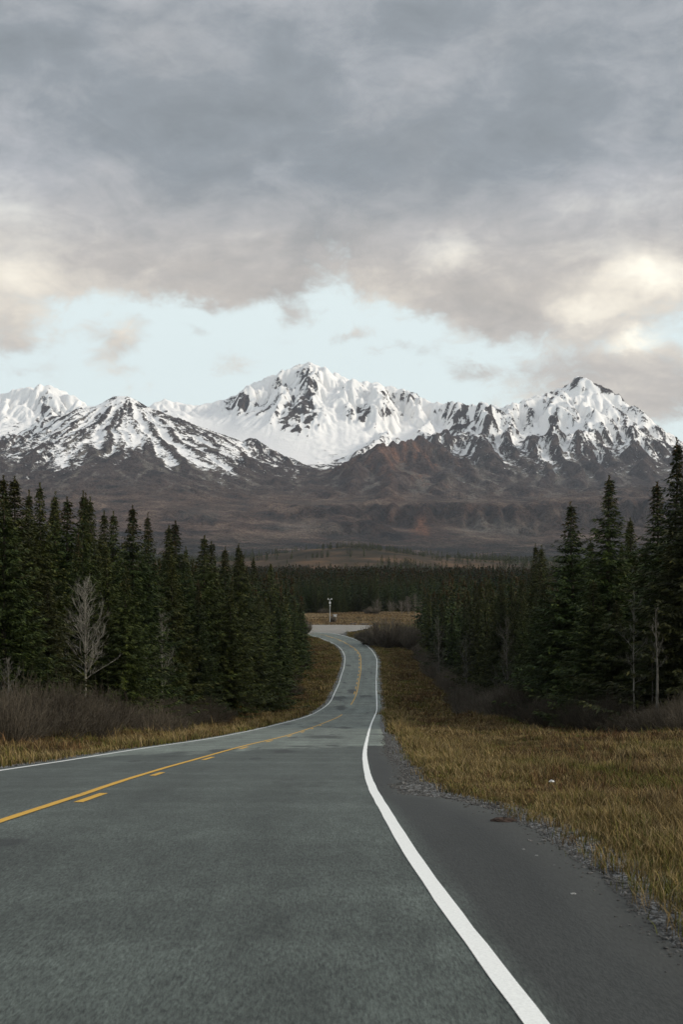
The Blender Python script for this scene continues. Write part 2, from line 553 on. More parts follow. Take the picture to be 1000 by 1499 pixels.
    line = 800 + 85 * smooth(pxv, 560, 680) + 20 * smooth(pxv, 700, 1000) - 20 * smooth(pxv, 250, 150)
    brown = smooth(pxv, 430, 500) * (1 - smooth(pxv, 640, 690)) * (1 - smooth(Y, 6900, 7250))
    line = line + 420 * brown
    hb = blur(hm, 40)
    gyb, gxb = np.gradient(hb, STEP)
    aspect = np.arctan2(gxb, gyb)
    st, wsum = np.zeros_like(hm), np.zeros_like(hm)
    wxa, wya = 18 * fbm(X / 300, Y / 300, 3, 131), 18 * fbm(X / 300 + 7, Y / 300, 3, 141)
    for k in range(10):
        a = k * math.pi / 5
        w = np.clip(np.cos(aspect - a), 0, 1) ** 10 + 1e-9
        u = (X + wxa) * math.cos(a) - (Y + wya) * math.sin(a)
        v = (X + wxa) * math.sin(a) + (Y + wya) * math.cos(a)
        st += w * fbm(u / 58, v / 950, 4, 151 + 7 * k, 0.66)
        wsum += w
    st = np.clip(st / wsum * 1.9, -1.6, 1.6)
    hm = hm - st * 7.0 * smooth(slope, .25, .5) * mt
    s = (hm - line) / 115.0 + 0.45 * nA + 0.35 * nB + 0.12 * fl + 0.85 * st + np.clip(curv * 0.03, -0.3, 0.3) + np.clip(curv_w * 0.012, -0.6, 0.6)
    hi = smooth(hm, 880, 1150)
    s = np.minimum(s, 3.0)
    rock = smooth(slope - 0.5 * smooth(curv, -2, 6), 0.62, 1.10) * smooth(nA + nB * 0.8 - curv * 0.10, -0.25, 0.65)
    base_dark = np.exp(-((pyv - 676) / 24) ** 2 - ((pxv - 175) / 75) ** 2)
    left_face = smooth(th, -.35, -.9)
    s_p = 1.45 + 1.9 * fan + 1.3 * left_face - 3.2 * base_dark + .25 * nB + 1.2 * smooth(pyv, 612, 585) - 1.6 * smooth(pyv, 678, 694)
    s = s * (1 - .95 * pyr) + s_p * .95 * pyr
    dark = np.zeros_like(s)
    for (bx, by, rx, ry, am) in ((440, 600, 24, 30, .9), (425, 625, 30, 16, .8), (452, 555, 14, 20, .9), (352, 593, 24, 16, .8), (390, 600, 34, 14, .6), (415, 565, 12, 16, .5), (600, 580, 40, 12, .7), (530, 608, 16, 12, .7),
                                 (555, 605, 40, 9, .4), (668, 605, 26, 16, .7), (700, 608, 30, 16, .7), (850, 560, 30, 12, .8), (880, 568, 18, 10, .6), (812, 600, 12, 24, .7), (905, 595, 14, 24, .5), (238, 606, 12, 7, 1.0), (256, 620, 12, 7, 1.0), (276, 636, 14, 8, 1.0), (303, 656, 16, 8, 1.0), (208, 592, 8, 7, .7), (163, 583, 9, 6, .7), (190, 590, 7, 12, .6), (70, 600, 26, 24, .5), (20, 625, 24, 14, .4)):
        dark += am * np.exp(-((pxv - bx) / rx) ** 2 - ((pyv - by) / ry) ** 2)
    s = s - rock * (1.35 - 0.4 * hi) * smooth(st, 0.6, -0.4) - dark * (1.5 + 3.0 * nB - 1.5 * st) * 1.75
    s = s + 5 * field * smooth(curv, -4, -1)
    snow = np.clip(s, -3.2, 4.2)
    # rock tints: 0 grey-brown, red earth, pale scree
    red = 0.62 * smooth(fbm(X / 230, Y / 230, 5, 101) + .5 * st, 0.25, 1.0) * smooth(pxv, 440, 540) * (1 - smooth(pxv, 640, 720)) * smooth(hm, 430, 560) * (1 - smooth(Y, 7000, 7400))
    for (bx, by, rx, ry, am) in ((608, 779, 9, 9, 1.0), (616, 764, 7, 15, 1.1), (625, 779, 6, 9, .8), (570, 690, 16, 34, .35), (560, 660, 14, 16, .25), (574, 752, 14, 12, .3), (690, 740, 22, 7, .3)):
        red += am * np.exp(-((pxv - bx) / rx) ** 2 - ((pyv - by) / ry) ** 2)
    red += .26 * brown * smooth(hm, 560, 700)
    red *= np.clip(.75 + .5 * st + .5 * nB, 0, 1.4)
    scree = smooth(fl * 0.5 + st, 0.35, 1.3) * smooth(hm, 420, 600) * 0.95
    for (bx, by, rx, ry, am) in ((700, 772, 30, 12, .9), (760, 775, 30, 14, .5), (430, 770, 40, 10, .5), (500, 778, 30, 8, .35), (300, 752, 50, 9, .3), (690, 730, 10, 8, .6), (660, 700, 8, 30, .4), (705, 700, 8, 30, .4), (600, 815, 60, 5, .4)):
        scree += am * np.exp(-((pxv - bx) / rx) ** 2 - ((pyv - by) / ry) ** 2) * (0.5 + 1.0 * np.clip(nB + .4, 0, 1))
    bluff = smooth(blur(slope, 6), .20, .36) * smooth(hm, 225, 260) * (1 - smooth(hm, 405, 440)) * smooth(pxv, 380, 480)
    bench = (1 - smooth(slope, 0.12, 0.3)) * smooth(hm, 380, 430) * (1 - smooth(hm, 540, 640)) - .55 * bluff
    return X, Y, hm, snow, np.clip(red, 0, 1), np.clip(scree, 0, 1), bench


def mountain_material(N, b):
    g = N.n('ShaderNodeNewGeometry')
    P = g.outputs['Position']
    at = lambda k: N.n('ShaderNodeAttribute', attribute_name=k).outputs['Fac']
    n1 = N.noise(P, 0.010, 6, 0.62)
    n2 = N.noise(P, 0.045, 5, 0.65)
    n3 = N.noise(N.v('MULTIPLY', P, (1, 1, 0.25)), 0.12, 4, 0.6)
    n4 = N.noise(P, 0.16, 5, 0.72)
    n5 = N.noise(N.v('MULTIPLY', P, (1, 1, 0.6)), 0.021, 8, 0.72, 0.4)
    z = N.xyz(P)[2]
    rock = N.ramp(n1, [(0.30, (0.024, 0.022, 0.023)), (0.5, (0.070, 0.052, 0.047)), (0.70, (0.140, 0.108, 0.092))])
    tundra = N.ramp(N.noise(P, 0.006, 6, 0.6), [(0.36, (0.026, 0.024, 0.025)), (0.5, (0.100, 0.065, 0.051)), (0.64, (0.215, 0.155, 0.115))])
    low = N.step(z, 620, 430)
    col = N.mix(low, rock, tundra)
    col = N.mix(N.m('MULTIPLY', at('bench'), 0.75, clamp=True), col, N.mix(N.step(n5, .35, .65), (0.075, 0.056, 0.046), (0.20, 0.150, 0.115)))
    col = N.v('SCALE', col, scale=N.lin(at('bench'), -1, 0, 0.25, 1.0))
    sc = N.m('MULTIPLY', at('scree'), N.step(n2, 0.25, 0.60, 0.45, 1.0))
    col = N.mix(N.m('MULTIPLY', sc, 0.95), col, (0.235, 0.21, 0.175))
    rd = N.m('MULTIPLY', at('red'), N.step(N.m('ADD', n2, N.m('MULTIPLY', at('red'), .25)), 0.34, 0.60))
    col = N.mix(N.m('MULTIPLY', rd, 0.85), col, (0.22, 0.105, 0.062))
    forest = N.m('MULTIPLY', N.step(z, 300, 175), N.step(N.m('ADD', n1, N.m('MULTIPLY', n2, 0.35)), 0.52, 0.68))
    col = N.mix(N.m('MULTIPLY', forest, 0.8), col, (0.020, 0.026, 0.024))
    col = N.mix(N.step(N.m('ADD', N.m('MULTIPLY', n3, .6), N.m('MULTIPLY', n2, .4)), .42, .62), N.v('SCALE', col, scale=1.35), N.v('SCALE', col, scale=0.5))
    def amp(n, k):
        return N.m('MULTIPLY', N.m('SUBTRACT', n, 0.5), k)
    s = N.m('ADD', at('snow'), N.m('ADD', N.m('ADD', amp(n5, 7.5), amp(n2, 6.5)), N.m('ADD', amp(n3, 3.6), amp(n4, 2.0))))
    sf = N.step(s, 0.05, 0.85)
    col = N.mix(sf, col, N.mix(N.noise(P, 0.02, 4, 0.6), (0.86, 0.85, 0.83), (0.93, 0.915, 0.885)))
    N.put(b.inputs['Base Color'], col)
    b.inputs['Roughness'].default_value = 0.95
    b.inputs['Specular IOR Level'].default_value = 0.05
    hgt = N.m('ADD', N.m('MULTIPLY', n2, 18.0), N.m('MULTIPLY', n3, 8.0))
    bump(N, b, N.m('MULTIPLY', hgt, N.lin(sf, 0, 1, 2.8, 0.22)), 1.0, 1.0)


mX, mY, mH, mS, mR, mC, mB = build_mountains()
mt_mat = material('mountain_rock_and_snow', mountain_material)
me = mesh('mountains', np.stack([mX, mY, mH], -1).reshape(-1, 3), grid_faces(*mX.shape), mats=(mt_mat,), smooth_faces=True,
          attrs={'snow': mS.ravel(), 'red': mR.ravel(), 'scree': mC.ravel(), 'bench': mB.ravel()})
tag(link('mountains', me), 'snow capped mountain range with dark brown lower slopes beyond the forest', 'mountains', kind='structure')

# ---------------------------------------------------------------- road and ground
DK = [(-60, 3.0), (-25, 2.0), (0, 1.75), (6, 1.83), (12, 2.01), (17, 2.36), (24, 2.98), (36, 3.95), (50, 5.05), (65, 6.2), (80, 7.35), (100, 8.8), (115, 9.7), (130, 10.55),
      (140, 11.25), (150, 12.15), (165, 13.05), (180, 13.0), (200, 12.7), (230, 12.55), (260, 12.2), (285, 11.6), (320, 10.6), (350, 9.4), (370, 8.45), (383, 7.66),
      (393, 7.03), (420, 6.0), (440, 4.8), (480, 2.2), (520, 0.4), (600, -3), (800, -11), (1000, -18), (1200, -25), (1500, -38), (1900, -66), (2400, -86), (3100, -113), (3800, -147)]
_dy = np.array([p[0] for p in DK], float)
_dd = np.array([p[1] for p in DK], float)


def hermite(xk, yk, x):
    h = np.diff(xk)
    sl = np.diff(yk) / h
    m_ = np.zeros(len(xk))
    m_[1:-1] = np.where(sl[:-1] * sl[1:] > 0, 2 * sl[:-1] * sl[1:] / (sl[:-1] + sl[1:] + 1e-12), 0)
    m_[0], m_[-1] = sl[0], sl[-1]
    i = np.clip(np.searchsorted(xk, x) - 1, 0, len(h) - 1)
    t = np.clip((x - xk[i]) / h[i], 0, 1)
    return yk[i] * (1 + 2 * t) * (1 - t) ** 2 + m_[i] * h[i] * t * (1 - t) ** 2 + yk[i + 1] * t * t * (3 - 2 * t) + m_[i + 1] * h[i] * t * t * (t - 1)


def zroad(Y):
    """height of the road's long profile at distance Y"""
    return CAM_Z - hermite(_dy, _dd, np.asarray(Y, float))


def trace(points):
    """road line from photo positions (x, y): lateral position as a function of distance, on the road's own profile"""
    Yt = np.concatenate([np.arange(5.8, 60, 0.5), np.arange(60, 396, 1.0)])
    yt = EYE + (CAM_Z - zroad(Yt)) / Yt * F
    pts = sorted(points, key=lambda p: -p[1])
    xs_, ys_ = np.array([p[0] for p in pts], float), np.array([p[1] for p in pts], float)
    xt = hermite(-ys_, xs_, -yt)
    xt = np.where(yt > ys_[0], xs_[0], xt)
    return Yt, (xt - CX) / F * Yt


R_PX = [(786, 1499), (700, 1390), (628, 1290), (594, 1240), (565, 1190), (540, 1140), (534, 1105), (538, 1080), (543.5, 1060), (549, 1047), (552, 1038), (551, 1001), (552, 967), (548, 957), (538, 946), (520, 936), (499, 929.5), (480, 926)]
L_PX = [(-200, 1160), (0, 1128), (100, 1113), (200, 1097), (320, 1079), (404, 1061), (455, 1046.5), (483, 1028), (490, 1014), (496, 1001), (500, 988), (504, 975), (505, 962), (502, 954), (495, 946), (481, 938.6), (459, 931), (430, 926)]
C_PX = [(-420, 1340), (0, 1208), (100, 1173), (227, 1130), (290, 1112), (353, 1094), (425, 1076), (476, 1058), (500, 1047), (518, 1025), (522, 1015), (525, 1001), (528.5, 975), (528, 962), (522, 951.6), (511, 944), (495, 936), (472, 929.5), (450, 926)]
YT, RT = trace(R_PX)
_, LT = trace(L_PX)
_, CT = trace(C_PX)


def smooth_track(a, n):
    k = np.hanning(n + 2)[1:-1]
    k /= k.sum()
    return np.convolve(np.pad(a, n // 2, mode='reflect', reflect_type='odd'), k, 'valid')[:len(a)]


sel = YT > 23
LT = np.where(YT < 24.5, CT - 3.0 + (YT - 24.5) * 0.0, LT)
RT, CT, LT = smooth_track(RT, 15), smooth_track(CT, 13), smooth_track(LT, 13)


def lateral(T, Y, s0):
    Y = np.asarray(Y, float)
    v = np.interp(Y, YT, T)
    return np.where(Y < YT[0], T[0] + (Y - YT[0]) * s0, v)


S0 = -0.062
XR = lambda Y: lateral(RT, Y, S0)
XC = lambda Y: lateral(CT, Y, S0)
XL = lambda Y: lateral(LT, Y, S0)
# paved shoulder outside the right line, wide by the camera and gone by 45 m
SH_Y = [-60, 5, 7.2, 8.2, 9.5, 11.2, 13, 14.6, 15.6, 16.4, 18.4, 19.4, 22, 26, 32, 40, 60, 120, 400]
SH_W = [1.15, 1.1, 1.12, 1.20, 1.30, 1.30, 1.22, 1.04, .80, .36, .30, .50, .62, .72, .60, .62, .75, .60, .45]
GR_Y = [-60, 5, 8.2, 11.2, 13, 15, 17.8, 24, 36, 60, 85, 150, 400]
GR_W = [1.25, 1.22, 1.32, 1.42, 1.34, 1.14, .95, 1.08, 1.22, 1.35, 1.4, 1.0, .7]
grass_edge = lambda Y: np.interp(Y, GR_Y, GR_W) + 0.10 * perlin(np.asarray(Y, float) * .9, np.asarray(Y, float) * 0 + 7.3, 13) * np.clip(np.asarray(Y, float) / 10, .5, 2)
shoulder = lambda Y: np.interp(Y, SH_Y, SH_W) + 0.05 * perlin(np.asarray(Y, float) * 1.3, np.asarray(Y, float) * 0 + .3, 3) * np.clip(np.asarray(Y, float) / 12, .3, 1.2)
left_shoulder = lambda Y: 0.38 + 0.07 * perlin(np.asarray(Y, float) * 0.8, np.asarray(Y, float) * 0 + 4.3, 5)

hill_bump = lambda X, Y: 0.0


def ground(X, Y):
    """height of the ground sheet anywhere"""
    X, Y = np.asarray(X, float), np.asarray(Y, float)
    z = zroad(Y)
    near = 1 - smooth(Y, 385, 450)
    el_, er_ = XL(np.minimum(Y, 383)) - left_shoulder(Y), XR(np.minimum(Y, 383)) + shoulder(Y)
    dl, dr = el_ - X, X - er_
    roll = 0.16 * fbm(X / 6, Y / 6, 3, 201) + 0.5 * fbm(X / 40, Y / 40, 2, 205)
    left = -0.30 * smooth(dl, 0.2, 3.0) + 0.65 * smooth(dl, 4, 11) + 0.16 * np.clip(dl - 11, 0, 60) + 0.05 * np.clip(dl - 71, 0, 200)
    right = -0.42 * smooth(dr, 0.4, 4.5) + 0.35 * smooth(dr, 12, 22) + 0.035 * np.clip(dr - 22, 0, 200)
    under = -0.09 - 0.10 * smooth(np.minimum(-dl, -dr), 0.05, 0.5)      # bed below the pavement
    off = np.where(dl > 0, left - 0.02, np.where(dr > 0, right - 0.02, under))
    off = off + np.where((dl > 0) | (dr > 0), roll * smooth(np.maximum(dl, dr), 0.3, 3.0), 0)
    z = z + off * near
    far = smooth(Y, 420, 800)
    z = z + far * 2.5 * fbm(X / 120, Y / 120, 4, 211)
    # low wooded hill and its swells
    pxx = X / np.maximum(Y, 1) * F + CX
    hb = np.exp(-((pxx - 505) / 150.0) ** 2) * np.exp(-((Y - 2000) / 330.0) ** 2)
    z = z + 24 * hb + smooth(Y, 1200, 1700) * 6 * fbm(X / 260, Y / 260, 4, 215) * (1 - smooth(Y, 3000, 3700))
    return z


yrows = np.concatenate([np.arange(-60, 4, 2.0), np.arange(4, 34, 0.4), np.arange(34, 110, 0.8), np.arange(110, 460, 2.0), np.arange(460, 1300, 10.0), np.arange(1300, 3721, 22.0)])
lat = np.concatenate([np.linspace(-1, -0.09, 60), np.linspace(-0.09, 0.14, 130)[1:], np.linspace(0.14, 1, 60)[1:]])
rows = []
for Y in yrows:
    half = 150 + 1.25 * max(Y, 0)
    c = float(np.clip((XL(min(Y, 383)) + XR(min(Y, 383))) / 2, -20, 20)) * float(1 - smooth(Y, 385, 500))
    # columns bunch up round the road, spread out away from it
    u = np.sign(lat) * np.abs(lat) ** 1.0
    xr = np.where(np.abs(u) < 0.14, u * 95.0, np.sign(u) * (0.14 * 95 + (np.abs(u) - 0.14) / 0.86 * (half - 0.14 * 95) * (0.25 + 0.75 * (np.abs(u) - 0.14) / 0.86)))
    rows.append(np.stack([xr + c, np.full(len(xr), Y)], -1))
G = np.array(rows)
GZ = ground(G[..., 0], G[..., 1])
dl_ = (XL(np.minimum(G[..., 1], 383)) - left_shoulder(G[..., 1])) - G[..., 0]
dr_ = G[..., 0] - (XR(np.minimum(G[..., 1], 383)) + shoulder(G[..., 1]))
edge = np.maximum(dl_, dr_)
gmask = (1 - smooth(edge, 0.12, 0.75)) * (1 - smooth(G[..., 1], 385, 430))
gmask = np.maximum(gmask, (dr_ > -.5) * (1 - smooth(G[..., 0] - XR(np.minimum(G[..., 1], 383)) - grass_edge(G[..., 1]), -.05, .35)) * (1 - smooth(G[..., 1], 200, 300)))


def ground_material(N, b):
    P = N.n('ShaderNodeNewGeometry').outputs['Position']
    grav = N.n('ShaderNodeAttribute', attribute_name='gravel').outputs['Fac']
    y = N.xyz(P)[1]
    n1 = N.noise(P, 0.35, 5, 0.6)
    n2 = N.noise(P, 2.2, 5, 0.65)
    n3 = N.noise(P, 14.0, 4, 0.7)
    n0 = N.noise(N.v('MULTIPLY', P, (0.05, 0.035, 0.05)), 1.0, 5, 0.6)
    mott = N.m('ADD', N.m('MULTIPLY', n1, 0.5), N.m('ADD', N.m('MULTIPLY', n2, 0.3), N.m('MULTIPLY', n0, 0.35)))
    col = N.ramp(mott, [(0.38, (0.045, 0.030, 0.014)), (0.48, (0.085, 0.056, 0.023)), (0.56, (0.075, 0.070, 0.020)), (0.64, (0.125, 0.086, 0.035)), (0.75, (0.11, 0.055, 0.024))])
    col = N.mix(0.6, col, N.v('SCALE', col, scale=N.lin(n3, 0.3, 0.7, 0.45, 1.5)))
    # beyond the clearing: brown tundra between the trees
    heath = N.ramp(N.noise(P, 0.012, 6, 0.6), [(0.35, (0.022, 0.022, 0.016)), (0.5, (0.055, 0.042, 0.028)), (0.64, (0.12, 0.075, 0.045))])
    col = N.mix(N.step(y, 520, 700), col, heath)
    stone = N.n('ShaderNodeTexVoronoi')
    N.put(stone.inputs['Vector'], P)
    stone.inputs['Scale'].default_value = 26.0
    gcol = N.mix(N.m('MULTIPLY', N.xyz(stone.outputs['Color'])[0], 1.0), (0.055, 0.055, 0.052), (0.25, 0.25, 0.24))
    gm = N.step(N.m('ADD', grav, N.m('MULTIPLY', N.m('SUBTRACT', n2, 0.5), 0.9)), 0.35, 0.65)
    col = N.mix(gm, col, gcol)
    N.put(b.inputs['Base Color'], col)
    b.inputs['Roughness'].default_value = 1.0
    b.inputs['Specular IOR Level'].default_value = 0.05
    bump(N, b, N.m('ADD', n2, N.m('MULTIPLY', n3, 0.5)), 0.7, 0.06)


gm_mat = material('dry_meadow_soil', ground_material)
me = mesh('ground', np.concatenate([G, GZ[..., None]], -1).reshape(-1, 3), grid_faces(*GZ.shape), mats=(gm_mat,), smooth_faces=True, attrs={'gravel': gmask.ravel()})
tag(link('ground', me), 'brown and olive autumn ground on both sides of the road', 'ground', kind='structure')


def asphalt(N, b):
    P = N.n('ShaderNodeNewGeometry').outputs['Position']
    lane = N.n('ShaderNodeAttribute', attribute_name='lane').outputs['Fac']          # metres right of the centre line
    shd = N.n('ShaderNodeAttribute', attribute_name='shoulder').outputs['Fac']
    x, y, z = N.xyz(P)[:3]
    long_ = N.v('MULTIPLY', P, (1.0, 0.16, 1.0))
    n1 = N.noise(long_, 0.8, 5, 0.6)
    n2 = N.noise(N.v('MULTIPLY', P, (1.0, 0.35, 1.0)), 5.0, 5, 0.65)
    n3 = N.noise(N.v('MULTIPLY', P, (1.0, 0.2, 1.0)), 60.0, 3, 0.75)
    n4 = N.noise(N.v('MULTIPLY', P, (1.0, 0.3, 1.0)), 16.0, 5, 0.75)
    across = N.noise(N.v('MULTIPLY', P, (0.10, 0.55, 0.0)), 1.0, 4, 0.6)
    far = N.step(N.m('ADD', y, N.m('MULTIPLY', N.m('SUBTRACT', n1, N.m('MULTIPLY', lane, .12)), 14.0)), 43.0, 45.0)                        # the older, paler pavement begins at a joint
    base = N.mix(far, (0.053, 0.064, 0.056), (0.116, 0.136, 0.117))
    base = N.mix(N.step(across, 0.40, 0.66), base, N.v('SCALE', base, scale=1.32))
    base = N.v('SCALE', base, scale=N.lin(n1, 0.25, 0.75, 0.74, 1.28))
    base = N.v('SCALE', base, scale=N.lin(n2, 0.25, 0.75, 0.74, 1.28))
    base = N.v('SCALE', base, scale=N.lin(n4, 0.25, 0.75, 0.84, 1.17))
    base = N.v('SCALE', base, scale=N.lin(n3, 0.30, 0.70, 0.35, 1.75))
    # polished wheel paths and a dark oily band between them
    for c, w, a in ((0.75, 0.38, 0.86), (2.55, 0.38, 0.88), (-0.8, 0.38, 0.90), (-2.4, 0.38, 0.90)):
        r = N.m('DIVIDE', N.m('SUBTRACT', lane, c), w)
        g = N.m('EXPONENT', N.m('MULTIPLY', N.m('MULTIPLY', r, r), -1.0))
        base = N.v('SCALE', base, scale=N.m('SUBTRACT', 1.0, N.m('MULTIPLY', g, 1 - a)))
    # tar and old repairs: long dark smears
    smear = N.noise(N.v('MULTIPLY', P, (0.9, 0.22, 1.0)), 0.9, 5, 0.55, 0.4)
    sm_far = N.m('MULTIPLY', N.step(smear, 0.615, 0.66), N.step(y, 9, 30))
    base = N.mix(N.m('MULTIPLY', sm_far, 0.72), base, (0.022, 0.025, 0.024))
    blots = None
    for X_, Y_, rx_, ry_ in ROAD_PATCHES:
        q = N.v('LENGTH', N.v('MULTIPLY', N.v('SUBTRACT', P, (X_, Y_, 0)), (1 / rx_, 1 / ry_, 0)))
        g = N.m('EXPONENT', N.m('MULTIPLY', N.m('MULTIPLY', q, q), -1.0))
        blots = g if blots is None else N.m('MAXIMUM', blots, g)
    bl_n = N.m('ADD', blots, N.m('ADD', N.m('MULTIPLY', N.m('SUBTRACT', smear, 0.5), 1.6), N.m('MULTIPLY', N.m('SUBTRACT', n2, 0.5), 1.3)))
    base = N.mix(N.m('MULTIPLY', N.step(bl_n, 0.35, 0.85), N.m('MULTIPLY', N.step(blots, .08, .4), 0.78)), base, (0.022, 0.025, 0.024))
    # cross cracks on the old part
    cr = N.noise(N.v('MULTIPLY', P, (0.12, 1.3, 0.0)), 1.0, 5, 0.7, 0.6)
    crack = N.m('SUBTRACT', 1.0, N.step(N.m('ABSOLUTE', N.m('SUBTRACT', cr, 0.5)), 0.0, 0.012))
    base = N.mix(N.m('MULTIPLY', N.m('MULTIPLY', crack, N.step(y, 25, 45)), 0.6), base, (0.025, 0.026, 0.026))
    # newer black shoulder
    dk = N.mix(N.step(n1, .3, .7), (0.020, 0.022, 0.020), (0.033, 0.036, 0.033))
    dk = N.v('SCALE', dk, scale=N.lin(n3, 0.30, 0.70, 0.62, 1.5))
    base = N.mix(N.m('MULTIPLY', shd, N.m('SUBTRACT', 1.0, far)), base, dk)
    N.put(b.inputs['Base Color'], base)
    b.inputs['Roughness'].default_value = 0.72
    b.inputs['Specular IOR Level'].default_value = 0.35
    bump(N, b, N.m('ADD', n3, N.m('MULTIPLY', n4, 0.7)), 0.55, 0.012)


def on_road(x, y):
    Ys = np.concatenate([np.arange(5.5, 60, .1), np.arange(60, 138, .5), np.arange(166, 390, 1.0)])
    yp_ = EYE + (CAM_Z - zroad(Ys)) / Ys * F
    Y = float(np.interp(-y, -yp_, Ys))
    return (x - CX) / F * Y, Y


ROAD_PATCHES = [on_road(x, y) + (rx_ / F * on_road(x, y)[1], ry_) for x, y, rx_, ry_ in ((8, 1237, 40, .35), (325, 1099, 22, 2.2), (415, 1101, 24, 1.6), (476, 1079, 34, 4.5),
                (505, 1066, 20, 4), (498, 1036, 12, 6), (440, 1093, 30, 1.0), (250, 1108, 30, 1.2), (495, 1022, 14, 5), (515, 1012, 8, 6), (540, 1019, 10, 3), (510, 974, 5, 3))]
asphalt_mat = material('worn_asphalt', asphalt)
# stations along the road: by distance as far as the bend, then round it to the left behind the trees
stY = np.concatenate([np.arange(-58, 4, 2.0), np.arange(4, 34, 0.4), np.arange(34, 110, 0.8), np.arange(110, 384, 2.0)])
Ls = [(float(XL(Y)), Y) for Y in stY]
Rs = [(float(XR(Y)), Y) for Y in stY]
Cs = [(float(XC(Y)), Y) for Y in stY]
ex = [(-0.9, 388.6), (-3.0, 393.0), (-7.5, 397.0), (-15, 400.5), (-30, 404), (-60, 408), (-110, 412)]
exl = [(-9.0, 383.6), (-10.8, 384.8), (-14, 387.0), (-20, 390.0), (-33, 394.5), (-62, 399), (-110, 403)]
Rs += ex; Ls += exl; Cs += [((a[0] + c[0]) / 2, (a[1] + c[1]) / 2) for a, c in zip(ex, exl)]
Ls, Rs, Cs = map(np.array, (Ls, Rs, Cs))
n_st = len(Ls)
acr = (Rs - Ls) / np.linalg.norm(Rs - Ls, axis=1)[:, None]
wl = left_shoulder(Ls[:, 1])[:, None]
wr = shoulder(Rs[:, 1])[:, None]
prof = []
for f in (0.0, 0.5):
    prof.append(Ls - acr * wl * (1 - f))
for f in np.linspace(0, 1, 9)[:-1]:
    prof.append(Ls * (1 - f) + Cs * f)
for f in np.linspace(0, 1, 10):
    prof.append(Cs * (1 - f) + Rs * f)
for f in (0.18, 0.6, 1.0):
    prof.append(Rs + acr * wr * f)
prof = np.stack(prof, 1)
pz = zroad(prof[..., 1])
crown = np.concatenate([[-.02, -.01], np.linspace(0, 0.035, 9)[:-1], np.linspace(0.035, 0, 10), [-.003, -.012, -.02]])
pz = pz + crown[None, :] * 0.6
lane_at = np.concatenate([[-4, -3.6], np.linspace(-3.3, 0, 9)[:-1], np.linspace(0, 3.6, 10), [3.8, 4.2, 4.6]])[None, :].repeat(n_st, 0)
sh_at = np.zeros_like(pz); sh_at[:, -3:] = 1.0
top = np.concatenate([prof, pz[..., None]], -1)
skl = top[:, :1].copy(); skl[..., 2] -= 0.22; skl[:, 0, :2] -= acr * 0.05
skr = top[:, -1:].copy(); skr[..., 2] -= 0.22; skr[:, 0, :2] += acr * 0.05
road_v = np.concatenate([skl, top, skr], 1)
pad = lambda a: np.concatenate([a[:, :1], a, a[:, -1:]], 1)
me = mesh('road', road_v.reshape(-1, 3), grid_faces(*road_v.shape[:2]), mats=(asphalt_mat,), smooth_faces=True, attrs={'lane': pad(lane_at).ravel(), 'shoulder': pad(sh_at).ravel()})
road = tag(link('road', me), 'two lane grey asphalt road running down and away towards the mountains', 'road', kind='structure')


def paint(col, wear):
    def f(N, b):
        P = N.n('ShaderNodeNewGeometry').outputs['Position']
        n = N.noise(P, 9.0, 5, 0.7)
        n2 = N.noise(P, 60.0, 3, 0.7)
        w = N.step(N.m('ADD', N.m('MULTIPLY', n, 0.7), N.m('MULTIPLY', n2, 0.3)), wear, wear + 0.10)
        c = N.mix(w, col, (0.10, 0.10, 0.095))
        N.put(b.inputs['Base Color'], N.v('SCALE', c, scale=N.lin(n2, .3, .7, .86, 1.06)))
        b.inputs['Roughness'].default_value = 0.65
        bump(N, b, n2, 0.3, 0.004)
    return f


white_mat = material('white_road_paint', paint((0.86, 0.87, 0.83), 0.61))
old_white_mat = material('worn_white_road_paint', paint((0.74, 0.75, 0.72), 0.58))
yellow_mat = material('yellow_road_paint', paint((0.62, 0.36, 0.055), 0.57))


def stripe(name, track, width, mat, i0, i1, side=0.0, lift=0.005, wob=0.0, crown_z=0.0):
    """a painted band along a track of stations"""
    t = track[i0:i1]
    a = acr[i0:i1]
    jl = wob * fbm(np.arange(len(t)) * 0.55, np.zeros(len(t)) + 1.7, 3, 301)[:, None]
    jr = wob * fbm(np.arange(len(t)) * 0.55, np.zeros(len(t)) + 8.7, 3, 305)[:, None]
    w = np.interp(t[:, 1], [0, 60, 200, 400], [width, width, width * 1.15, width * 1.5])[:, None]
    a0, a1 = t + a * (side - w / 2 + jl), t + a * (side + w / 2 + jr)
    v = np.stack([a0, a1], 1)
    z = zroad(v[..., 1]) + crown_z + lift
    me = mesh(name, np.concatenate([v, z[..., None]], -1).reshape(-1, 3), grid_faces(len(t), 2), mats=(mat,))
    return link(name, me, road)


last = n_st - 1
stripe('edge_line', Rs, 0.115, white_mat, 0, last, wob=0.006)
stripe('edge_line', Ls, 0.11, old_white_mat, 0, last, wob=0.008, lift=0.006)
gap0, gap1 = int(np.searchsorted(stY, 136)), int(np.searchsorted(stY, 178))
stripe('centre_line', Cs, 0.105, yellow_mat, 0, gap0, wob=0.006, lift=0.007, crown_z=0.021)
stripe('centre_line', Cs, 0.105, yellow_mat, gap1, last, wob=0.006, lift=0.007, crown_z=0.021)
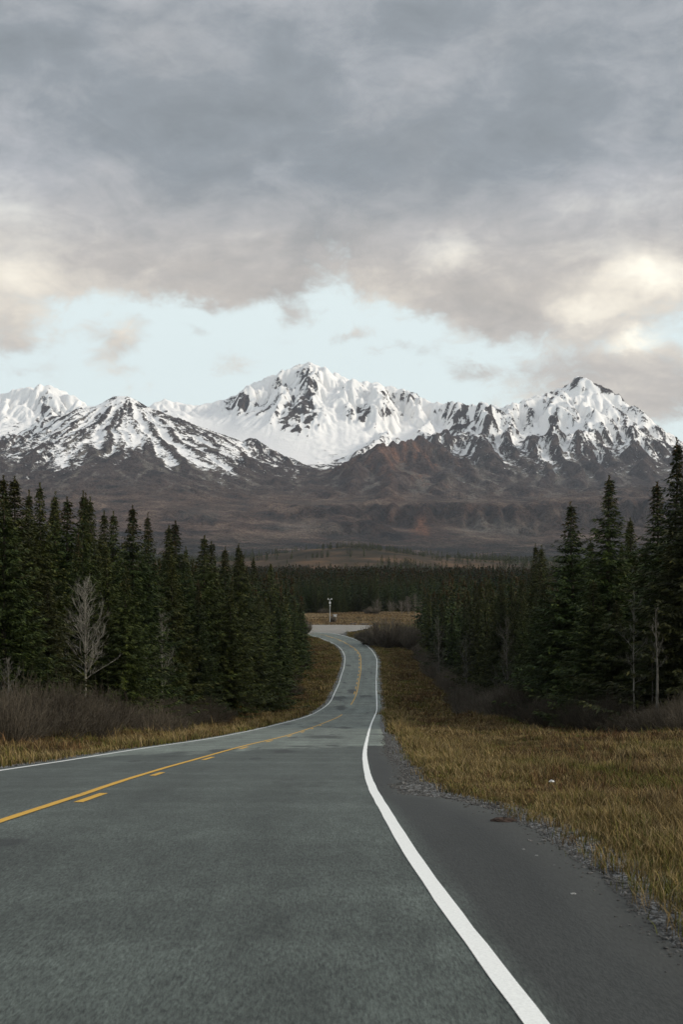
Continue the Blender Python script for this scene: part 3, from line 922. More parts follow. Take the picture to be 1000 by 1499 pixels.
# broken yellow line on the near side of the solid one: dashes where the photo shows them
dash_y = [(14.4, 16.0), (21.0, 22.8), (29.4, 31.6), (38.0, 40.5), (47, 49.8), (56.5, 59.5), (67, 70), (79, 82), (92, 95)]
for a_, b_ in dash_y:
    i0, i1 = int(np.searchsorted(stY, a_)), int(np.searchsorted(stY, b_)) + 1
    stripe('centre_dash', Cs, 0.105, yellow_mat, i0, i1, side=0.215, wob=0.004, lift=0.008, crown_z=0.017)
for a_ in range(196, 380, 12):
    i0, i1 = int(np.searchsorted(stY, a_)), int(np.searchsorted(stY, a_ + 5)) + 1
    stripe('centre_dash', Cs, 0.105, yellow_mat, i0, i1, side=-0.32, lift=0.008, crown_z=0.017)


# pale gravel turnout on the far side of the bend
def gravel_mat_f(N, b):
    P = N.n('ShaderNodeNewGeometry').outputs['Position']
    n = N.noise(P, 0.25, 5, 0.6)
    n2 = N.noise(P, 3.0, 5, 0.7)
    c = N.mix(n, (0.20, 0.19, 0.17), (0.30, 0.285, 0.25))
    N.put(b.inputs['Base Color'], N.v('SCALE', c, scale=N.lin(n2, .3, .7, .8, 1.15)))
    bump(N, b, n2, 0.4, 0.05)


turn = []
for Yq in np.linspace(389, 437, 25):
    f = (Yq - 389) / 48
    xr = np.interp(Yq, [389, 396, 410, 425, 437], [-1.0, 1.2, 5.5, 9.5, 10.5]) + 0.6 * math.sin(Yq * 0.9)
    turn.append(np.stack([np.linspace(-70, xr, 50), np.full(50, Yq + 0.0)], -1))
turn = np.array(turn)
tz = ground(turn[..., 0], turn[..., 1])
tz = np.maximum(tz, zroad(turn[..., 1]) - 0.09) + 0.05
me = mesh('gravel_turnout', np.concatenate([turn, tz[..., None]], -1).reshape(-1, 3), grid_faces(*tz.shape), mats=(material('pale_gravel', gravel_mat_f),), smooth_faces=True)
tag(link('gravel_turnout', me), 'pale gravel turnout beyond the bend of the road', 'gravel turnout', kind='structure')

# ---------------------------------------------------------------- vegetation
def needles(N, b):
    info = N.n('ShaderNodeObjectInfo')
    tcg = N.n('ShaderNodeTexCoord').outputs['Object']
    tone = N.n('ShaderNodeAttribute', attribute_name='tone').outputs['Fac']
    hgt = N.n('ShaderNodeAttribute', attribute_name='height').outputs['Fac']
    n = N.noise(tcg, 1.1, 4, 0.6)
    rnd = info.outputs['Random']
    col = N.ramp(tone, [(0.0, (0.012, 0.022, 0.008)), (0.45, (0.025, 0.042, 0.010)), (0.8, (0.051, 0.072, 0.015)), (1.0, (0.080, 0.096, 0.021))])
    hue = N.n('ShaderNodeHueSaturation')
    N.put(hue.inputs['Hue'], N.lin(rnd, 0, 1, 0.445, 0.505))
    N.put(hue.inputs['Saturation'], N.lin(n, .3, .7, 0.8, 1.15))
    N.put(hue.inputs['Value'], N.m('ADD', 0.68, N.m('MULTIPLY', N.m('FRACT', N.m('MULTIPLY', rnd, 7.31)), 0.75)))
    N.put(hue.inputs['Color'], col)
    # the tops hang full of brown cones
    cone = N.m('MULTIPLY', N.step(N.m('ADD', hgt, N.m('MULTIPLY', N.m('SUBTRACT', n, 0.5), 0.35)), 0.72, 0.98), N.lin(rnd, 0.1, 0.9, 0.15, 0.85))
    c = N.mix(N.m('MULTIPLY', cone, N.step(tone, 0.35, 0.75)), hue.outputs[0], (0.072, 0.038, 0.020))
    N.put(b.inputs['Base Color'], c)
    b.inputs['Roughness'].default_value = 0.7
    b.inputs['Specular IOR Level'].default_value = 0.2


def bark(c0, c1, scale):
    def f(N, b):
        P = N.n('ShaderNodeTexCoord').outputs['Object']
        n = N.noise(N.v('MULTIPLY', P, (1, 1, 0.35)), scale, 5, 0.65)
        N.put(b.inputs['Base Color'], N.mix(N.step(n, .35, .65), c0, c1))
        bump(N, b, n, 0.5, 0.02)
    return f


needle_mat = material('spruce_needles', needles)
bark_mat = material('spruce_bark', bark((0.035, 0.028, 0.022), (0.085, 0.072, 0.060), 6.0))
pale_bark = material('pale_birch_bark', bark((0.11, 0.10, 0.08), (0.30, 0.285, 0.245), 5.0))
grey_bark = material('grey_poplar_bark', bark((0.06, 0.055, 0.046), (0.16, 0.15, 0.13), 5.0))
willow_mat = material('willow_twigs', bark((0.046, 0.038, 0.028), (0.110, 0.093, 0.068), 3.0))
pale_willow = material('pale_aspen_twigs', bark((0.11, 0.095, 0.080), (0.20, 0.175, 0.15), 3.0))


class Tubes:
    def __init__(s):
        s.v, s.q, s.t, s.n = [], [], [], 0

    def tube(s, pts, rad, sides=5):
        pts = np.asarray(pts, float)
        rad = np.asarray(rad, float)
        tan = np.gradient(pts, axis=0)
        tan /= np.maximum(np.linalg.norm(tan, axis=1), 1e-9)[:, None]
        ref = np.array([0.0, 0, 1]) if abs(tan[:, 2]).mean() < 0.8 else np.array([1.0, 0, 0])
        u = np.cross(tan, ref)
        u /= np.maximum(np.linalg.norm(u, axis=1), 1e-9)[:, None]
        w = np.cross(tan, u)
        a = np.arange(sides) * 2 * math.pi / sides
        ring = u[:, None] * np.cos(a)[None, :, None] + w[:, None] * np.sin(a)[None, :, None]
        v = pts[:, None] + ring * rad[:, None, None]
        n = len(pts)
        i = np.arange(n * sides).reshape(n, sides) + s.n
        j = np.roll(i, -1, 1)
        s.q.append(np.stack([i[:-1], j[:-1], j[1:], i[1:]], -1).reshape(-1, 4))
        s.v.append(v.reshape(-1, 3))
        s.n += n * sides

    def mesh(s, name, mat, smooth_faces=True):
        return mesh(name, np.concatenate(s.v), np.concatenate(s.q), mats=(mat,), smooth_faces=smooth_faces)


def spruce_arrays(seed, H, R, whorl, spray_step, spray_len, spray_wid, sides=3, shape=0.85, bare=0.05):
    """needle sprays of one spruce as diamond faces: vertices, faces, tone, height"""
    r = np.random.default_rng(seed)
    P, D, S, L, Wd, T = [], [], [], [], [], []
    z = bare * H
    lop = r.uniform(0, 6.28)
    k = 0
    while z < H * 0.985:
        t = z / H
        low = smooth(np.array(t), 0.0, 0.14)
        env = R * (1 - t) ** (shape + .12) * (0.60 + 0.40 * float(low)) * (1.0 - 0.25 * float(smooth(np.array(t), .7, .95)))
        # ragged outline: whorls differ, gaps open between tiers of boughs
        env *= 0.74 + 0.40 * abs(math.sin(k * 1.9 + seed)) * r.uniform(0.5, 1.2) + r.uniform(-.06, .10)
        nb = max(4, int(round(5 + 3.5 * (1 - t))))
        a0 = r.uniform(0, 6.28)
        for j in range(nb):
            az = a0 + j * 2 * math.pi / nb + r.normal(0, .25)
            l = env * r.uniform(.62, 1.18) * (1 + 0.14 * math.cos(az - lop)) + 0.10 * (1 - t)
            if r.random() < 0.06 * (1 - t):
                l *= 1.25
            up = (0.75 * smooth(np.array(t), .72, 1.0) - 0.34 * (1 - t) - 0.10) + r.normal(0, .10)
            n = max(2, int(l / spray_step))
            s = (np.arange(n) + r.uniform(.2, .9, n)) / n
            s = np.clip(s, .06, 1.0)
            rad = np.stack([np.full(n, math.cos(az)), np.full(n, math.sin(az)), np.zeros(n)], 1)
            tip = 0.22 * s ** 2 * l                                        # tips lift again
            p = rad * (s * l)[:, None]
            p[:, 2] = z + up * s * l - 0.12 * np.sin(s * math.pi) * l + tip
            for side in range(sides):
                q = p + r.normal(0, 0.055, (n, 3)) * np.array([1, 1, .7])
                ang = az + (r.choice([-1, 1], n) * r.uniform(.2, 1.15, n) if side else r.normal(0, .35, n))
                dv = np.stack([np.cos(ang), np.sin(ang), r.normal(-.22, .30, n)], 1)
                dv /= np.linalg.norm(dv, axis=1)[:, None]
                sv = np.cross(dv, np.stack([r.normal(0, .45, n), r.normal(0, .45, n), np.ones(n)], 1))
                sv /= np.maximum(np.linalg.norm(sv, axis=1), 1e-6)[:, None]
                P.append(q); D.append(dv); S.append(sv)
                L.append(spray_len * r.uniform(.6, 1.3, n) * (1.15 - .35 * s) * (1 - .5 * t ** 2))
                Wd.append(spray_wid * r.uniform(.7, 1.3, n))
                T.append(np.clip(r.normal(0.48, .20, n) + 0.16 * (s - .5), 0, 1))
        z += whorl * r.uniform(.7, 1.3) * (0.72 + .5 * (1 - t))
        k += 1
    for z in np.linspace(H * .955, H * 1.0, 7):                            # leader
        n = 4
        a = r.uniform(0, 6.28, n)
        P.append(np.stack([np.zeros(n), np.zeros(n), np.full(n, z)], 1))
        dv = np.stack([np.cos(a) * .45, np.sin(a) * .45, np.ones(n)], 1)
        dv /= np.linalg.norm(dv, axis=1)[:, None]
        sv = np.cross(dv, np.stack([np.cos(a), np.sin(a), np.zeros(n)], 1))
        D.append(dv); S.append(sv / np.linalg.norm(sv, axis=1)[:, None])
        L.append(np.full(n, spray_len * .7)); Wd.append(np.full(n, spray_wid * .7)); T.append(r.uniform(.4, .8, n))
    P, D, S, L, Wd, T = (np.concatenate(a) for a in (P, D, S, L, Wd, T))
    v = np.stack([P - D * (L * .15)[:, None], P + D * (L * .35)[:, None] + S * Wd[:, None], P + D * (L * .95)[:, None] - np.array([0, 0, .04]), P + D * (L * .35)[:, None] - S * Wd[:, None]], 1)
    n = len(P)
    return v.reshape(-1, 3), np.arange(n * 4).reshape(n, 4), np.repeat(T, 4), np.clip(v.reshape(-1, 3)[:, 2] / H, 0, 1.02)


def spruce_kind(seed, H, R, detail):
    if detail == 0:
        a = spruce_arrays(seed, H, R, 0.25, 0.14, 0.34, 0.040, 6)
    elif detail == 1:
        a = spruce_arrays(seed, H, R, 0.34, 0.21, 0.46, 0.070, 5)
    else:
        a = spruce_arrays(seed, H, R, 0.85, 0.50, 0.80, 0.24, 2)
    return a


def trunk_mesh(H, r0, seed, mat=bark_mat, sides=7):
    r = np.random.default_rng(seed)
    z = np.linspace(-0.4, H * .97, 9)
    T = Tubes()
    T.tube(np.stack([r.normal(0, .03, 9), r.normal(0, .03, 9), z], 1), r0 * (1 - 0.93 * np.clip(z / H, 0, 1)) * np.where(z < 0.1, 1.25, 1), sides)
    # stubs of dead lower branches
    for i in range(26):
        zz = r.uniform(.03, .16) * H
        a = r.uniform(0, 6.28)
        l = r.uniform(.3, 1.1)
        p = np.array([[0, 0, zz], [math.cos(a) * l * .5, math.sin(a) * l * .5, zz - .05], [math.cos(a) * l, math.sin(a) * l, zz - .22]])
        T.tube(p, [.022, .014, .006], 3)
    return T.mesh('trunk', mat)


PROTO_H = 14.0
kinds = {0: [], 1: [], 2: []}
for det, shapes in ((0, [(3.0, .82), (2.5, .86), (3.4, .80), (2.8, .95)]), (1, [(2.9, .82), (2.4, .9), (2.7, .8), (3.2, .85)]), (2, [(2.3, .85), (1.9, .9), (2.6, .8)])):
    for i, (R_, sh) in enumerate(shapes):
        v, q, tn, hh = spruce_kind(100 * det + 7 * i + 3, PROTO_H, R_, det)
        crown_me = mesh('crown', v, q, mats=(needle_mat,), attrs={'tone': tn, 'height': hh})
        kinds[det].append((crown_me, trunk_mesh(PROTO_H, 0.17, i + det * 10), (v, q, tn, hh)))
print('spruce faces', [[len(k[2][1]) for k in kinds[d_]] for d_ in kinds])


def gz(x, y):
    return float(ground(np.array([x]), np.array([y]))[0])


def to_px(x, y, z):
    return CX + x / y * F, EYE - (z - CAM_Z) / y * F


def plant_spruce(x, y, H, label, group=None, detail=None, girth=None):
    det = detail if detail is not None else (0 if y < 150 else 1)
    i = int(rng.integers(len(kinds[det])))
    crown_me, trunk_me, _ = kinds[det][i]
    root = bpy.data.objects.new('spruce_tree', None)
    SC.collection.objects.link(root)
    root.location = (x, y, gz(x, y) - 0.05)
    s = H / PROTO_H
    g = (girth or 1.0) * rng.uniform(.80, 1.25)
    w = s ** 0.75 * g
    root.scale = (w, w, s)
    root.rotation_euler = (rng.normal(0, .012), rng.normal(0, .012), rng.uniform(0, 6.28))
    root.empty_display_size = 0.5
    link('trunk', trunk_me, root)
    link('crown', crown_me, root)
    tag(root, label, 'tree', group)
    return root


# tall trees whose tops stand out: photo position of the tip, distance, description
tops = []
LEFT_TOPS = [(3, 698, 66, 'tallest dark spruce at the very left edge of the photo'), (22, 699, 74, 'narrow spruce with its tip just right of the tallest one at the left edge'),
             (42, 719, 84, 'short topped spruce on the left skyline, in the notch before the tall narrow one'), (61, 708, 80, 'tall narrow spruce, third high tip from the left edge of the left wood'),
             (74, 721, 92, 'spruce tip close against the right side of the third high tip on the left skyline'), (87, 734, 96, 'low spruce tip in the dip of the left skyline above the big birch'),
             (98, 728, 90, 'spruce tip left of the pair above the big bare birch'), (118, 720, 88, 'tallest spruce tip straight above the big bare birch'),
             (128, 723, 100, 'spruce leaning tight on the right of the tip above the big bare birch'), (138, 729, 98, 'last high spruce before the gap right of the big bare birch'),
             (150, 749, 108, 'low spruce in the gap right of the high tips on the left skyline'), (163, 750, 102, 'spruce tip halfway between the big birch and the broad topped spruce'),
             (191, 741, 94, 'broad shouldered spruce standing above its neighbours right of the gap'), (219, 752, 104, 'club topped spruce in the middle of the left wood'),
             (246, 770, 118, 'spruce with a blunt tip beside the slim one on the left skyline'), (256, 764, 122, 'slim pointed spruce right of the blunt tip on the left skyline'),
             (275, 801, 135, 'low spruce in the dip before the twin topped spruce'), (296, 785, 128, 'bushy twin topped spruce in the right half of the left wood'),
             (313, 794, 146, 'spruce first right of the bushy twin topped one'), (327, 801, 158, 'small spruce tip second right of the bushy twin topped one'),
             (344, 797, 152, 'rocket shaped spruce with a knobbed top, last high tip of the left wood'), (354, 809, 170, 'spruce stepping down right of the rocket shaped one'),
             (369, 819, 185, 'spruce low on the falling end of the left skyline'), (398, 827, 230, 'last separate spruce tip of the left wood before the far forest')]
RIGHT_TOPS = [(783, 797, 165, 'small double tipped spruce at the left start of the tall right group'), (792, 799, 160, 'second tip of the double spruce left of the tall right group'),
              (840, 736, 112, 'shaggy spruce, left one of the big three on the right'), (891, 698, 100, 'tall tiered spruce in the middle of the right group with layered boughs'),
              (926, 759, 128, 'shorter spruce peeping between the tall tiered one and the right edge trees'), (918, 772, 138, 'thin spruce tip half hidden behind the tall tiered spruce'),
              (969, 707, 94, 'spruce with a drooping shaggy side left of the tallest right tree'), (991, 642, 88, 'tallest spruce of all, cut by the right edge of the photo'),
              (1018, 655, 84, 'big spruce outside the tallest one at the right edge'), (866, 790, 118, 'dense spruce filling the space between the two biggest on the right'),
              (948, 800, 104, 'dense low spruce in front of the shaggy sided one at the right')]
FRONT = [(162, 795, 84, 'full green spruce right behind the big bare birch'), (182, 830, 82, 'yellow green spruce in front, right of the big bare birch'), (30, 820, 68, 'front spruce with heavy low boughs by the left edge'),
         (70, 850, 72, 'front spruce left of the big bare birch'), (252, 815, 112, 'brown topped spruce standing forward in the left wood'), (205, 860, 92, 'front spruce beside the thin bare birch'),
         (335, 857, 128, 'wide full skirted spruce reaching down to the willows left of the road'), (290, 850, 118, 'dark front spruce left of the wide full skirted one'), (377, 872, 165, 'front spruce right of the wide full skirted one'),
         (407, 868, 180, 'spruce with visible stem at the forest corner left of the road'), (430, 880, 235, 'spruce at the bend on the left of the road'), (441, 884, 262, 'last spruce on the left before the road turns'), (420, 872, 205, 'spruce between the corner and the bend left of the road'),
         (629, 869, 300, 'spruce nearest the clearing at the tip of the right wood'), (648, 880, 255, 'low spruce beside the pale bush in the right wood'), (663, 899, 235, 'short front spruce of the right wood with a blunt top'),
         (690, 872, 205, 'front spruce behind the forked grey birch on the right'), (715, 850, 185, 'green front spruce left of the tall grey birch'), (735, 838, 168, 'spruce behind the tall grey birch on the right'),
         (765, 845, 140, 'front spruce right of the tall grey birch'), (800, 850, 122, 'front spruce below the double tipped one'), (820, 870, 112, 'low bushy spruce in front of the big three'), (865, 850, 96, 'green spruce standing before the tall tiered one'), (905, 880, 92, 'low front spruce left of the crooked pale birch'),
         (985, 800, 86, 'front spruce with pale stems beside it at the right edge')]
placed = []
BIRCHES = [(124, 78, 44), (236, 100, 34), (930, 84, 20), (744, 150, 18), (683, 185, 14), (643, 232, 10), (963, 80, 12)]
veiled = lambda p_x, y: any(abs(p_x - q) < w and y < Yb + 3.5 for q, Yb, w in BIRCHES)
nearby = lambda x, y, dmin: any((x - a) ** 2 + (y - b) ** 2 < dmin * dmin for a, b in placed)
n_ind = 0
for x, yy, Y, lab in LEFT_TOPS + RIGHT_TOPS + FRONT:
    for q, Yb, w in BIRCHES:
        if abs(x - q) < w + 8 and Y < Yb + 2:
            Y = Yb + 5.5
    X = (x - CX) / F * Y
    H = CAM_Z + (EYE - yy) / F * Y - gz(X, Y)
    plant_spruce(X, Y, max(H, 4.0), lab, 'spruces along the road', detail=0 if Y < 175 else 1, girth=(1.45 if x > 800 else 1.25))
    placed.append((X, Y)); n_ind += 1

# woods on both sides: tips may not rise above the skyline of the photo
lx, ly = [-200, 0, 20, 60, 100, 120, 150, 190, 220, 256, 300, 345, 375, 410, 450, 470], [690, 712, 716, 726, 738, 736, 756, 757, 764, 778, 800, 812, 824, 834, 842, 850]
rx, ry = [600, 625, 650, 700, 760, 800, 835, 870, 900, 950, 1000, 1100], [850, 838, 834, 832, 828, 820, 795, 775, 765, 755, 735, 700]
cand = []
for Y in np.arange(52, 400, 3.3):
    for side in (-1, 1):
        for row in range(11):
            y = Y + rng.uniform(-1.6, 1.6)
            depth = 1.8 + row * 3.6 + rng.uniform(-1.5, 1.5)
            if side < 0:
                x = float(XL(min(y, 383))) - (10.2 + 1.2 * math.sin(y / 17)) - depth
                if y > 300:
                    x = min(x, -8.5 - depth - (y - 300) * 0.07)
            else:
                x = np.interp(y, [50, 85, 105, 115, 185, 250, 300, 410], [25, 25.5, 24, 20.5, 19.3, 19.8, 20.5, 23.5]) + depth
            p_x, _ = to_px(x, y, 0)
            if p_x < -60 or p_x > 1060 or veiled(p_x, y):
                continue
            env = np.interp(p_x, lx, ly) + 4 if side < 0 else np.interp(p_x, rx, ry)
            hmax = CAM_Z + (EYE - env) / F * y - gz(x, y)
            H = min(rng.uniform(8.0, 19.0), hmax * rng.uniform(.70, 1.0))
            if H < 3.5:
                continue
            cand.append((x, y, H, side, row))
order = sorted(cand, key=lambda c: (c[4] > 3, c[1] * (1 + .12 * c[4])))
woods = []
for c in order:
    if nearby(c[0], c[1], 1.9 + 0.9 * (c[4] > 2)):
        continue
    placed.append((c[0], c[1]))
    woods.append(c)
# far side of the clearing
clearing = []
for Y in np.arange(505, 600, 4.5):
    for X in np.arange(-40, 62, 4.2):
        x, y = X + rng.uniform(-1.7, 1.7), Y + rng.uniform(-2, 2) + 10 * math.sin(X / 23)
        p_x, _ = to_px(x, y, 0)
        if 385 < p_x < 690:
            clearing.append((x, y, rng.uniform(9.5, 14.0), 0, int((Y - 505) / 4.5)))
front_left = [c for c in woods if c[3] < 0]
front_right = [c for c in woods if c[3] > 0]
front_left.sort(key=lambda c: c[1] * (1 + .12 * c[4]))
front_right.sort(key=lambda c: c[1] * (1 + .12 * c[4]))
clearing.sort(key=lambda c: c[1])
NL, NR, NC = 100, 88, 50
for c in front_left[:NL]:
    plant_spruce(*c[:3], 'dark spruce crowded inside the wood left of the road, below its skyline', 'spruces filling the left wood')
for c in front_right[:NR]:
    plant_spruce(*c[:3], 'dark spruce crowded inside the wood right of the road, below its skyline', 'spruces filling the right wood')
for c in clearing[:NC]:
    plant_spruce(*c[:3], 'one of the even dark spruces walling the far side of the clearing', 'spruces behind the clearing', detail=1)
rest = front_left[NL:] + front_right[NR:] + clearing[NC:]
print('individual spruces', n_ind + NL + NR + NC, 'rest', len(rest))


def merged_spruces(name, spots, det, label, kinds_=None):
    V, Q, T, H_, n = [], [], [], [], 0
    for (x, y, h, *_) in spots:
        v, q, tn, hh = (kinds_ or [k[2] for k in kinds[det]])[int(rng.integers(3))]
        s = h / PROTO_H
        w = s ** .75 * rng.uniform(.85, 1.2)
        a = rng.uniform(0, 6.28)
        ca, sa = math.cos(a) * w, math.sin(a) * w
        z0 = gz(x, y)
        V.append(np.stack([v[:, 0] * ca - v[:, 1] * sa + x, v[:, 0] * sa + v[:, 1] * ca + y, v[:, 2] * s + z0], 1))
        Q.append(q + n); n += len(v)
        T.append(np.clip(tn + rng.normal(0, .12), 0, 1)); H_.append(hh)
    me = mesh(name, np.concatenate(V), np.concatenate(Q), mats=(needle_mat,), attrs={'tone': np.concatenate(T), 'height': np.concatenate(H_)})
    return tag(link(name, me), label, 'forest', kind='stuff')


merged_spruces('spruce_wood', rest, 2, 'dense spruce wood standing behind the roadside trees')
# far forest across the valley, all the way to the low hill and beyond
tiny = [spruce_arrays(900 + i, PROTO_H, 2.0 + .3 * i, 1.5, 0.95, 1.5, 0.55, 2) for i in range(3)]
spots = []
for Y0, Y1, n, p0, p1 in ((590, 760, 900, 340, 860), (760, 1000, 1300, 250, 960), (1000, 1400, 1900, 200, 1020)):
    for _ in range(n):
        y = rng.uniform(Y0, Y1)
        p_x = rng.uniform(p0, p1)
        spots.append(((p_x - CX) / F * y, y, rng.uniform(8, 14.5)))
merged_spruces('spruce_forest', spots, 2, 'even dark spruce forest across the valley behind the clearing', tiny)
spots = []
for _ in range(6500):
    y = rng.uniform(1400, 3700)
    p_x = rng.uniform(100, 1050)
    x = (p_x - CX) / F * y
    dn = fbm(np.array([x / 260]), np.array([y / 260]), 4, 231)[0] + 0.45 * smooth(abs(p_x - 505), 110, 220) + (0.5 if y > 2600 else 0) - (0.25 if 1750 < y < 2350 else 0)
    if dn > -0.10 + 0.4 * rng.random():
        spots.append((x, y, rng.uniform(6, 13)))
for _ in range(2600):
    y = rng.uniform(1480, 2350)
    p_x = rng.uniform(345, 690)
    x = (p_x - CX) / F * y
    dn = fbm(np.array([x / 130]), np.array([y / 110]), 4, 241)[0]
    if dn > 0.30 or (1500 < y < 1620 and rng.random() < .3) or (abs(y - 2040) < 50 and rng.random() < .22):
        spots.append((x, y, rng.uniform(4, 10)))
merged_spruces('hillside_forest', spots, 2, 'sparse dark trees dotting the low brown hill and valley floor', tiny)


# ---- bare trees
def bare_tree(seed, H, spread, trunk_r, levels=3, nb=26, lo=0.28, rise=0.9):
    r = np.random.default_rng(seed)
    T, Br = Tubes(), Tubes()
    n = 14
    z = np.linspace(-.3, H, n)
    bend = np.cumsum(r.normal(0, .022 * H / 10, (n, 2)), 0)
    bend -= bend[0]
    tp = np.concatenate([bend, z[:, None]], 1)
    T.tube(tp, trunk_r * (1 - .94 * np.clip(z / H, 0, 1)), 7)

    def grow(p, dvec, l, rad, lev):
        k = 5
        pts = [p]
        dd = np.array(dvec, float)
        for _ in range(k):
            dd = dd + r.normal(0, .13, 3) + np.array([0, 0, .10])
            dd /= np.linalg.norm(dd)
            pts.append(pts[-1] + dd * l / k)
        pts = np.array(pts)
        Br.tube(pts, rad * np.linspace(1, .35, k + 1), 4 if lev == 0 else 3)
        if lev < levels - 1:
            for _ in range(7 if lev == 0 else 5):
                i = int(r.integers(1, k + 1))
                dir2 = (pts[i] - pts[i - 1])
                dir2 /= np.linalg.norm(dir2)
                dir2 = dir2 + r.normal(0, .48, 3)
                dir2[2] += .18
                dir2 /= np.linalg.norm(dir2)
                grow(pts[i], dir2, l * r.uniform(.32, .6), max(rad * .5, .007), lev + 1)
    for i in range(nb):
        f = lo + (1 - lo) * (i + r.random()) / nb
        zz = f * H * .97
        p = np.array([np.interp(zz, z, tp[:, 0]), np.interp(zz, z, tp[:, 1]), zz])
        a = i * 2.4 + r.normal(0, .4)
        up = rise * r.uniform(.5, 1.3) + .8 * f
        dv = np.array([math.cos(a), math.sin(a), up])
        dv /= np.linalg.norm(dv)
        grow(p, dv, spread * (.98 - .72 * f ** 1.5) * r.uniform(.55, 1.25), trunk_r * (.32 - .20 * f), 0)
    return T, Br


def plant_bare(seed, px_x, px_base, px_top, Y, spread, trunk_r, mat, label, **kw):
    X = (px_x - CX) / F * Y
    z0 = gz(X, Y)
    H = CAM_Z + (EYE - px_top) / F * Y - z0
    T, Br = bare_tree(seed, H, spread, trunk_r, **kw)
    root = bpy.data.objects.new('bare_tree', None)
    SC.collection.objects.link(root)
    root.location = (X, Y, z0 - .05)
    link('trunk', T.mesh('trunk', mat), root)
    link('branch_crown', Br.mesh('branch_crown', mat), root)
    return tag(root, label, 'tree')


plant_bare(1, 124, 1015, 848, 78, 2.3, .105, pale_bark, 'large bare pale birch with fine spreading twigs in front of the left spruces', nb=46, lo=.34, rise=.62)
plant_bare(2, 236, 1010, 898, 98, 1.9, .08, pale_bark, 'thin pale bare birch standing right of the large one on the left', nb=22, lo=.36, rise=.7)
plant_bare(3, 930, 1035, 868, 84, 1.9, .085, pale_bark, 'crooked pale bare birch in front of the tall spruces on the right', nb=16, lo=.36, rise=.35)
plant_bare(4, 744, 985, 905, 150, 2.6, .12, grey_bark, 'grey bare birch with upright fan of twigs in the right wood', nb=30, lo=.2)
plant_bare(5, 683, 992, 930, 185, 2.6, .12, grey_bark, 'forked grey bare birch near the left part of the right wood', nb=18, lo=.2)
plant_bare(6, 643, 955, 905, 232, 2.6, .10, grey_bark, 'small pale feathery bare tree at the foot of the right wood', nb=26, lo=.08)
plant_bare(7, 963, 1050, 885, 80, 1.2, .13, grey_bark, 'stout grey stemmed bare poplar at the right edge, nearest the grass', nb=12, lo=.5)
plant_bare(8, 957, 1042, 915, 84, 1.0, .07, grey_bark, 'slender grey stemmed bare poplar just left of the stout one', nb=10, lo=.5)
plant_bare(9, 200, 1010, 930, 95, 1.5, .05, grey_bark, 'low dead grey sapling between the two birches on the left', nb=14, lo=.2)
plant_bare(10, 12, 1062, 965, 62, 1.3, .06, grey_bark, 'grey sapling leaning out of the willows at the left edge', nb=16, lo=.15)
for i, (xx, tt, lab) in enumerate(((588, 882, 'left'), (598, 874, 'tallest middle'), (608, 870, 'taller right middle'), (618, 876, 'right'), (553, 880, 'lone dark'), (572, 884, 'low'))):
    plant_bare(20 + i, xx, 898, tt, 488 + i * 2, 3.2, .12, pale_willow, 'pale bare aspen, the ' + lab + ' one of the clump behind the clearing', nb=26, lo=.06)


# ---- willow bushes: many fine upright stems
def willow(seed, H, R, stems, mat, twig=0.011):
    r = np.random.default_rng(seed)
    B = Tubes()
    for _ in range(stems):
        a = r.uniform(0, 6.28)
        q = math.sqrt(r.random())
        lean = q * R * r.uniform(.6, 1.1)
        p0 = np.array([math.cos(a) * q * R * .45, math.sin(a) * q * R * .45, -.1])
        h = H * (1 - .45 * q ** 2) * r.uniform(.6, 1.08)
        a2 = a + r.normal(0, .4)
        tip = p0 + np.array([math.cos(a2) * lean * .75, math.sin(a2) * lean * .75, h])
        f = np.linspace(0, 1, 5)[:, None]
        pts = p0 + (tip - p0) * f + np.array([math.cos(a), math.sin(a), 0]) * (np.sin(f * math.pi) * .12 * R) + r.normal(0, .035 * H / 2.5, (5, 3)) * f
        B.tube(pts, twig * np.array([1.7, 1.4, 1.1, .8, .5]), 3)
        for _ in range(6):
            i = int(r.integers(1, 4))
            t = r.random()
            b0 = pts[i] * (1 - t) + pts[i + 1] * t
            dv = (tip - p0) / h + r.normal(0, .45, 3)
            dv /= np.linalg.norm(dv)
            l = h * r.uniform(.16, .38)
            mid = b0 + dv * l * .5 + r.normal(0, .02, 3)
            B.tube(np.array([b0, mid, b0 + dv * l + np.array([0, 0, l * .12])]), twig * np.array([.85, .6, .35]), 3)
    return B.mesh('willow_bush', mat)


bush_me = [willow(50 + i, 2.6, 1.7, 150, willow_mat, .013) for i in range(4)]
thicket_mat = material('grey_thicket_twigs', bark((0.075, 0.064, 0.048), (0.17, 0.148, 0.115), 3.0))
dense_me = [willow(70 + i, 2.6, 1.9, 300, thicket_mat, .022) for i in range(3)]
right_me = [willow(60 + i, 2.6, 1.7, 150, thicket_mat, .013) for i in range(3)]
pale_me = [willow(80, 2.6, 1.5, 90, pale_willow, .014)]


def plant_bush(me, x, y, h, w, label, group, name='willow_bush'):
    o = link(name, me, loc=(x, y, gz(x, y) - .05))
    o.scale = (w, w, h / 2.6)
    o.rotation_euler.z = rng.uniform(0, 6.28)
    return tag(o, label, 'bush', group)


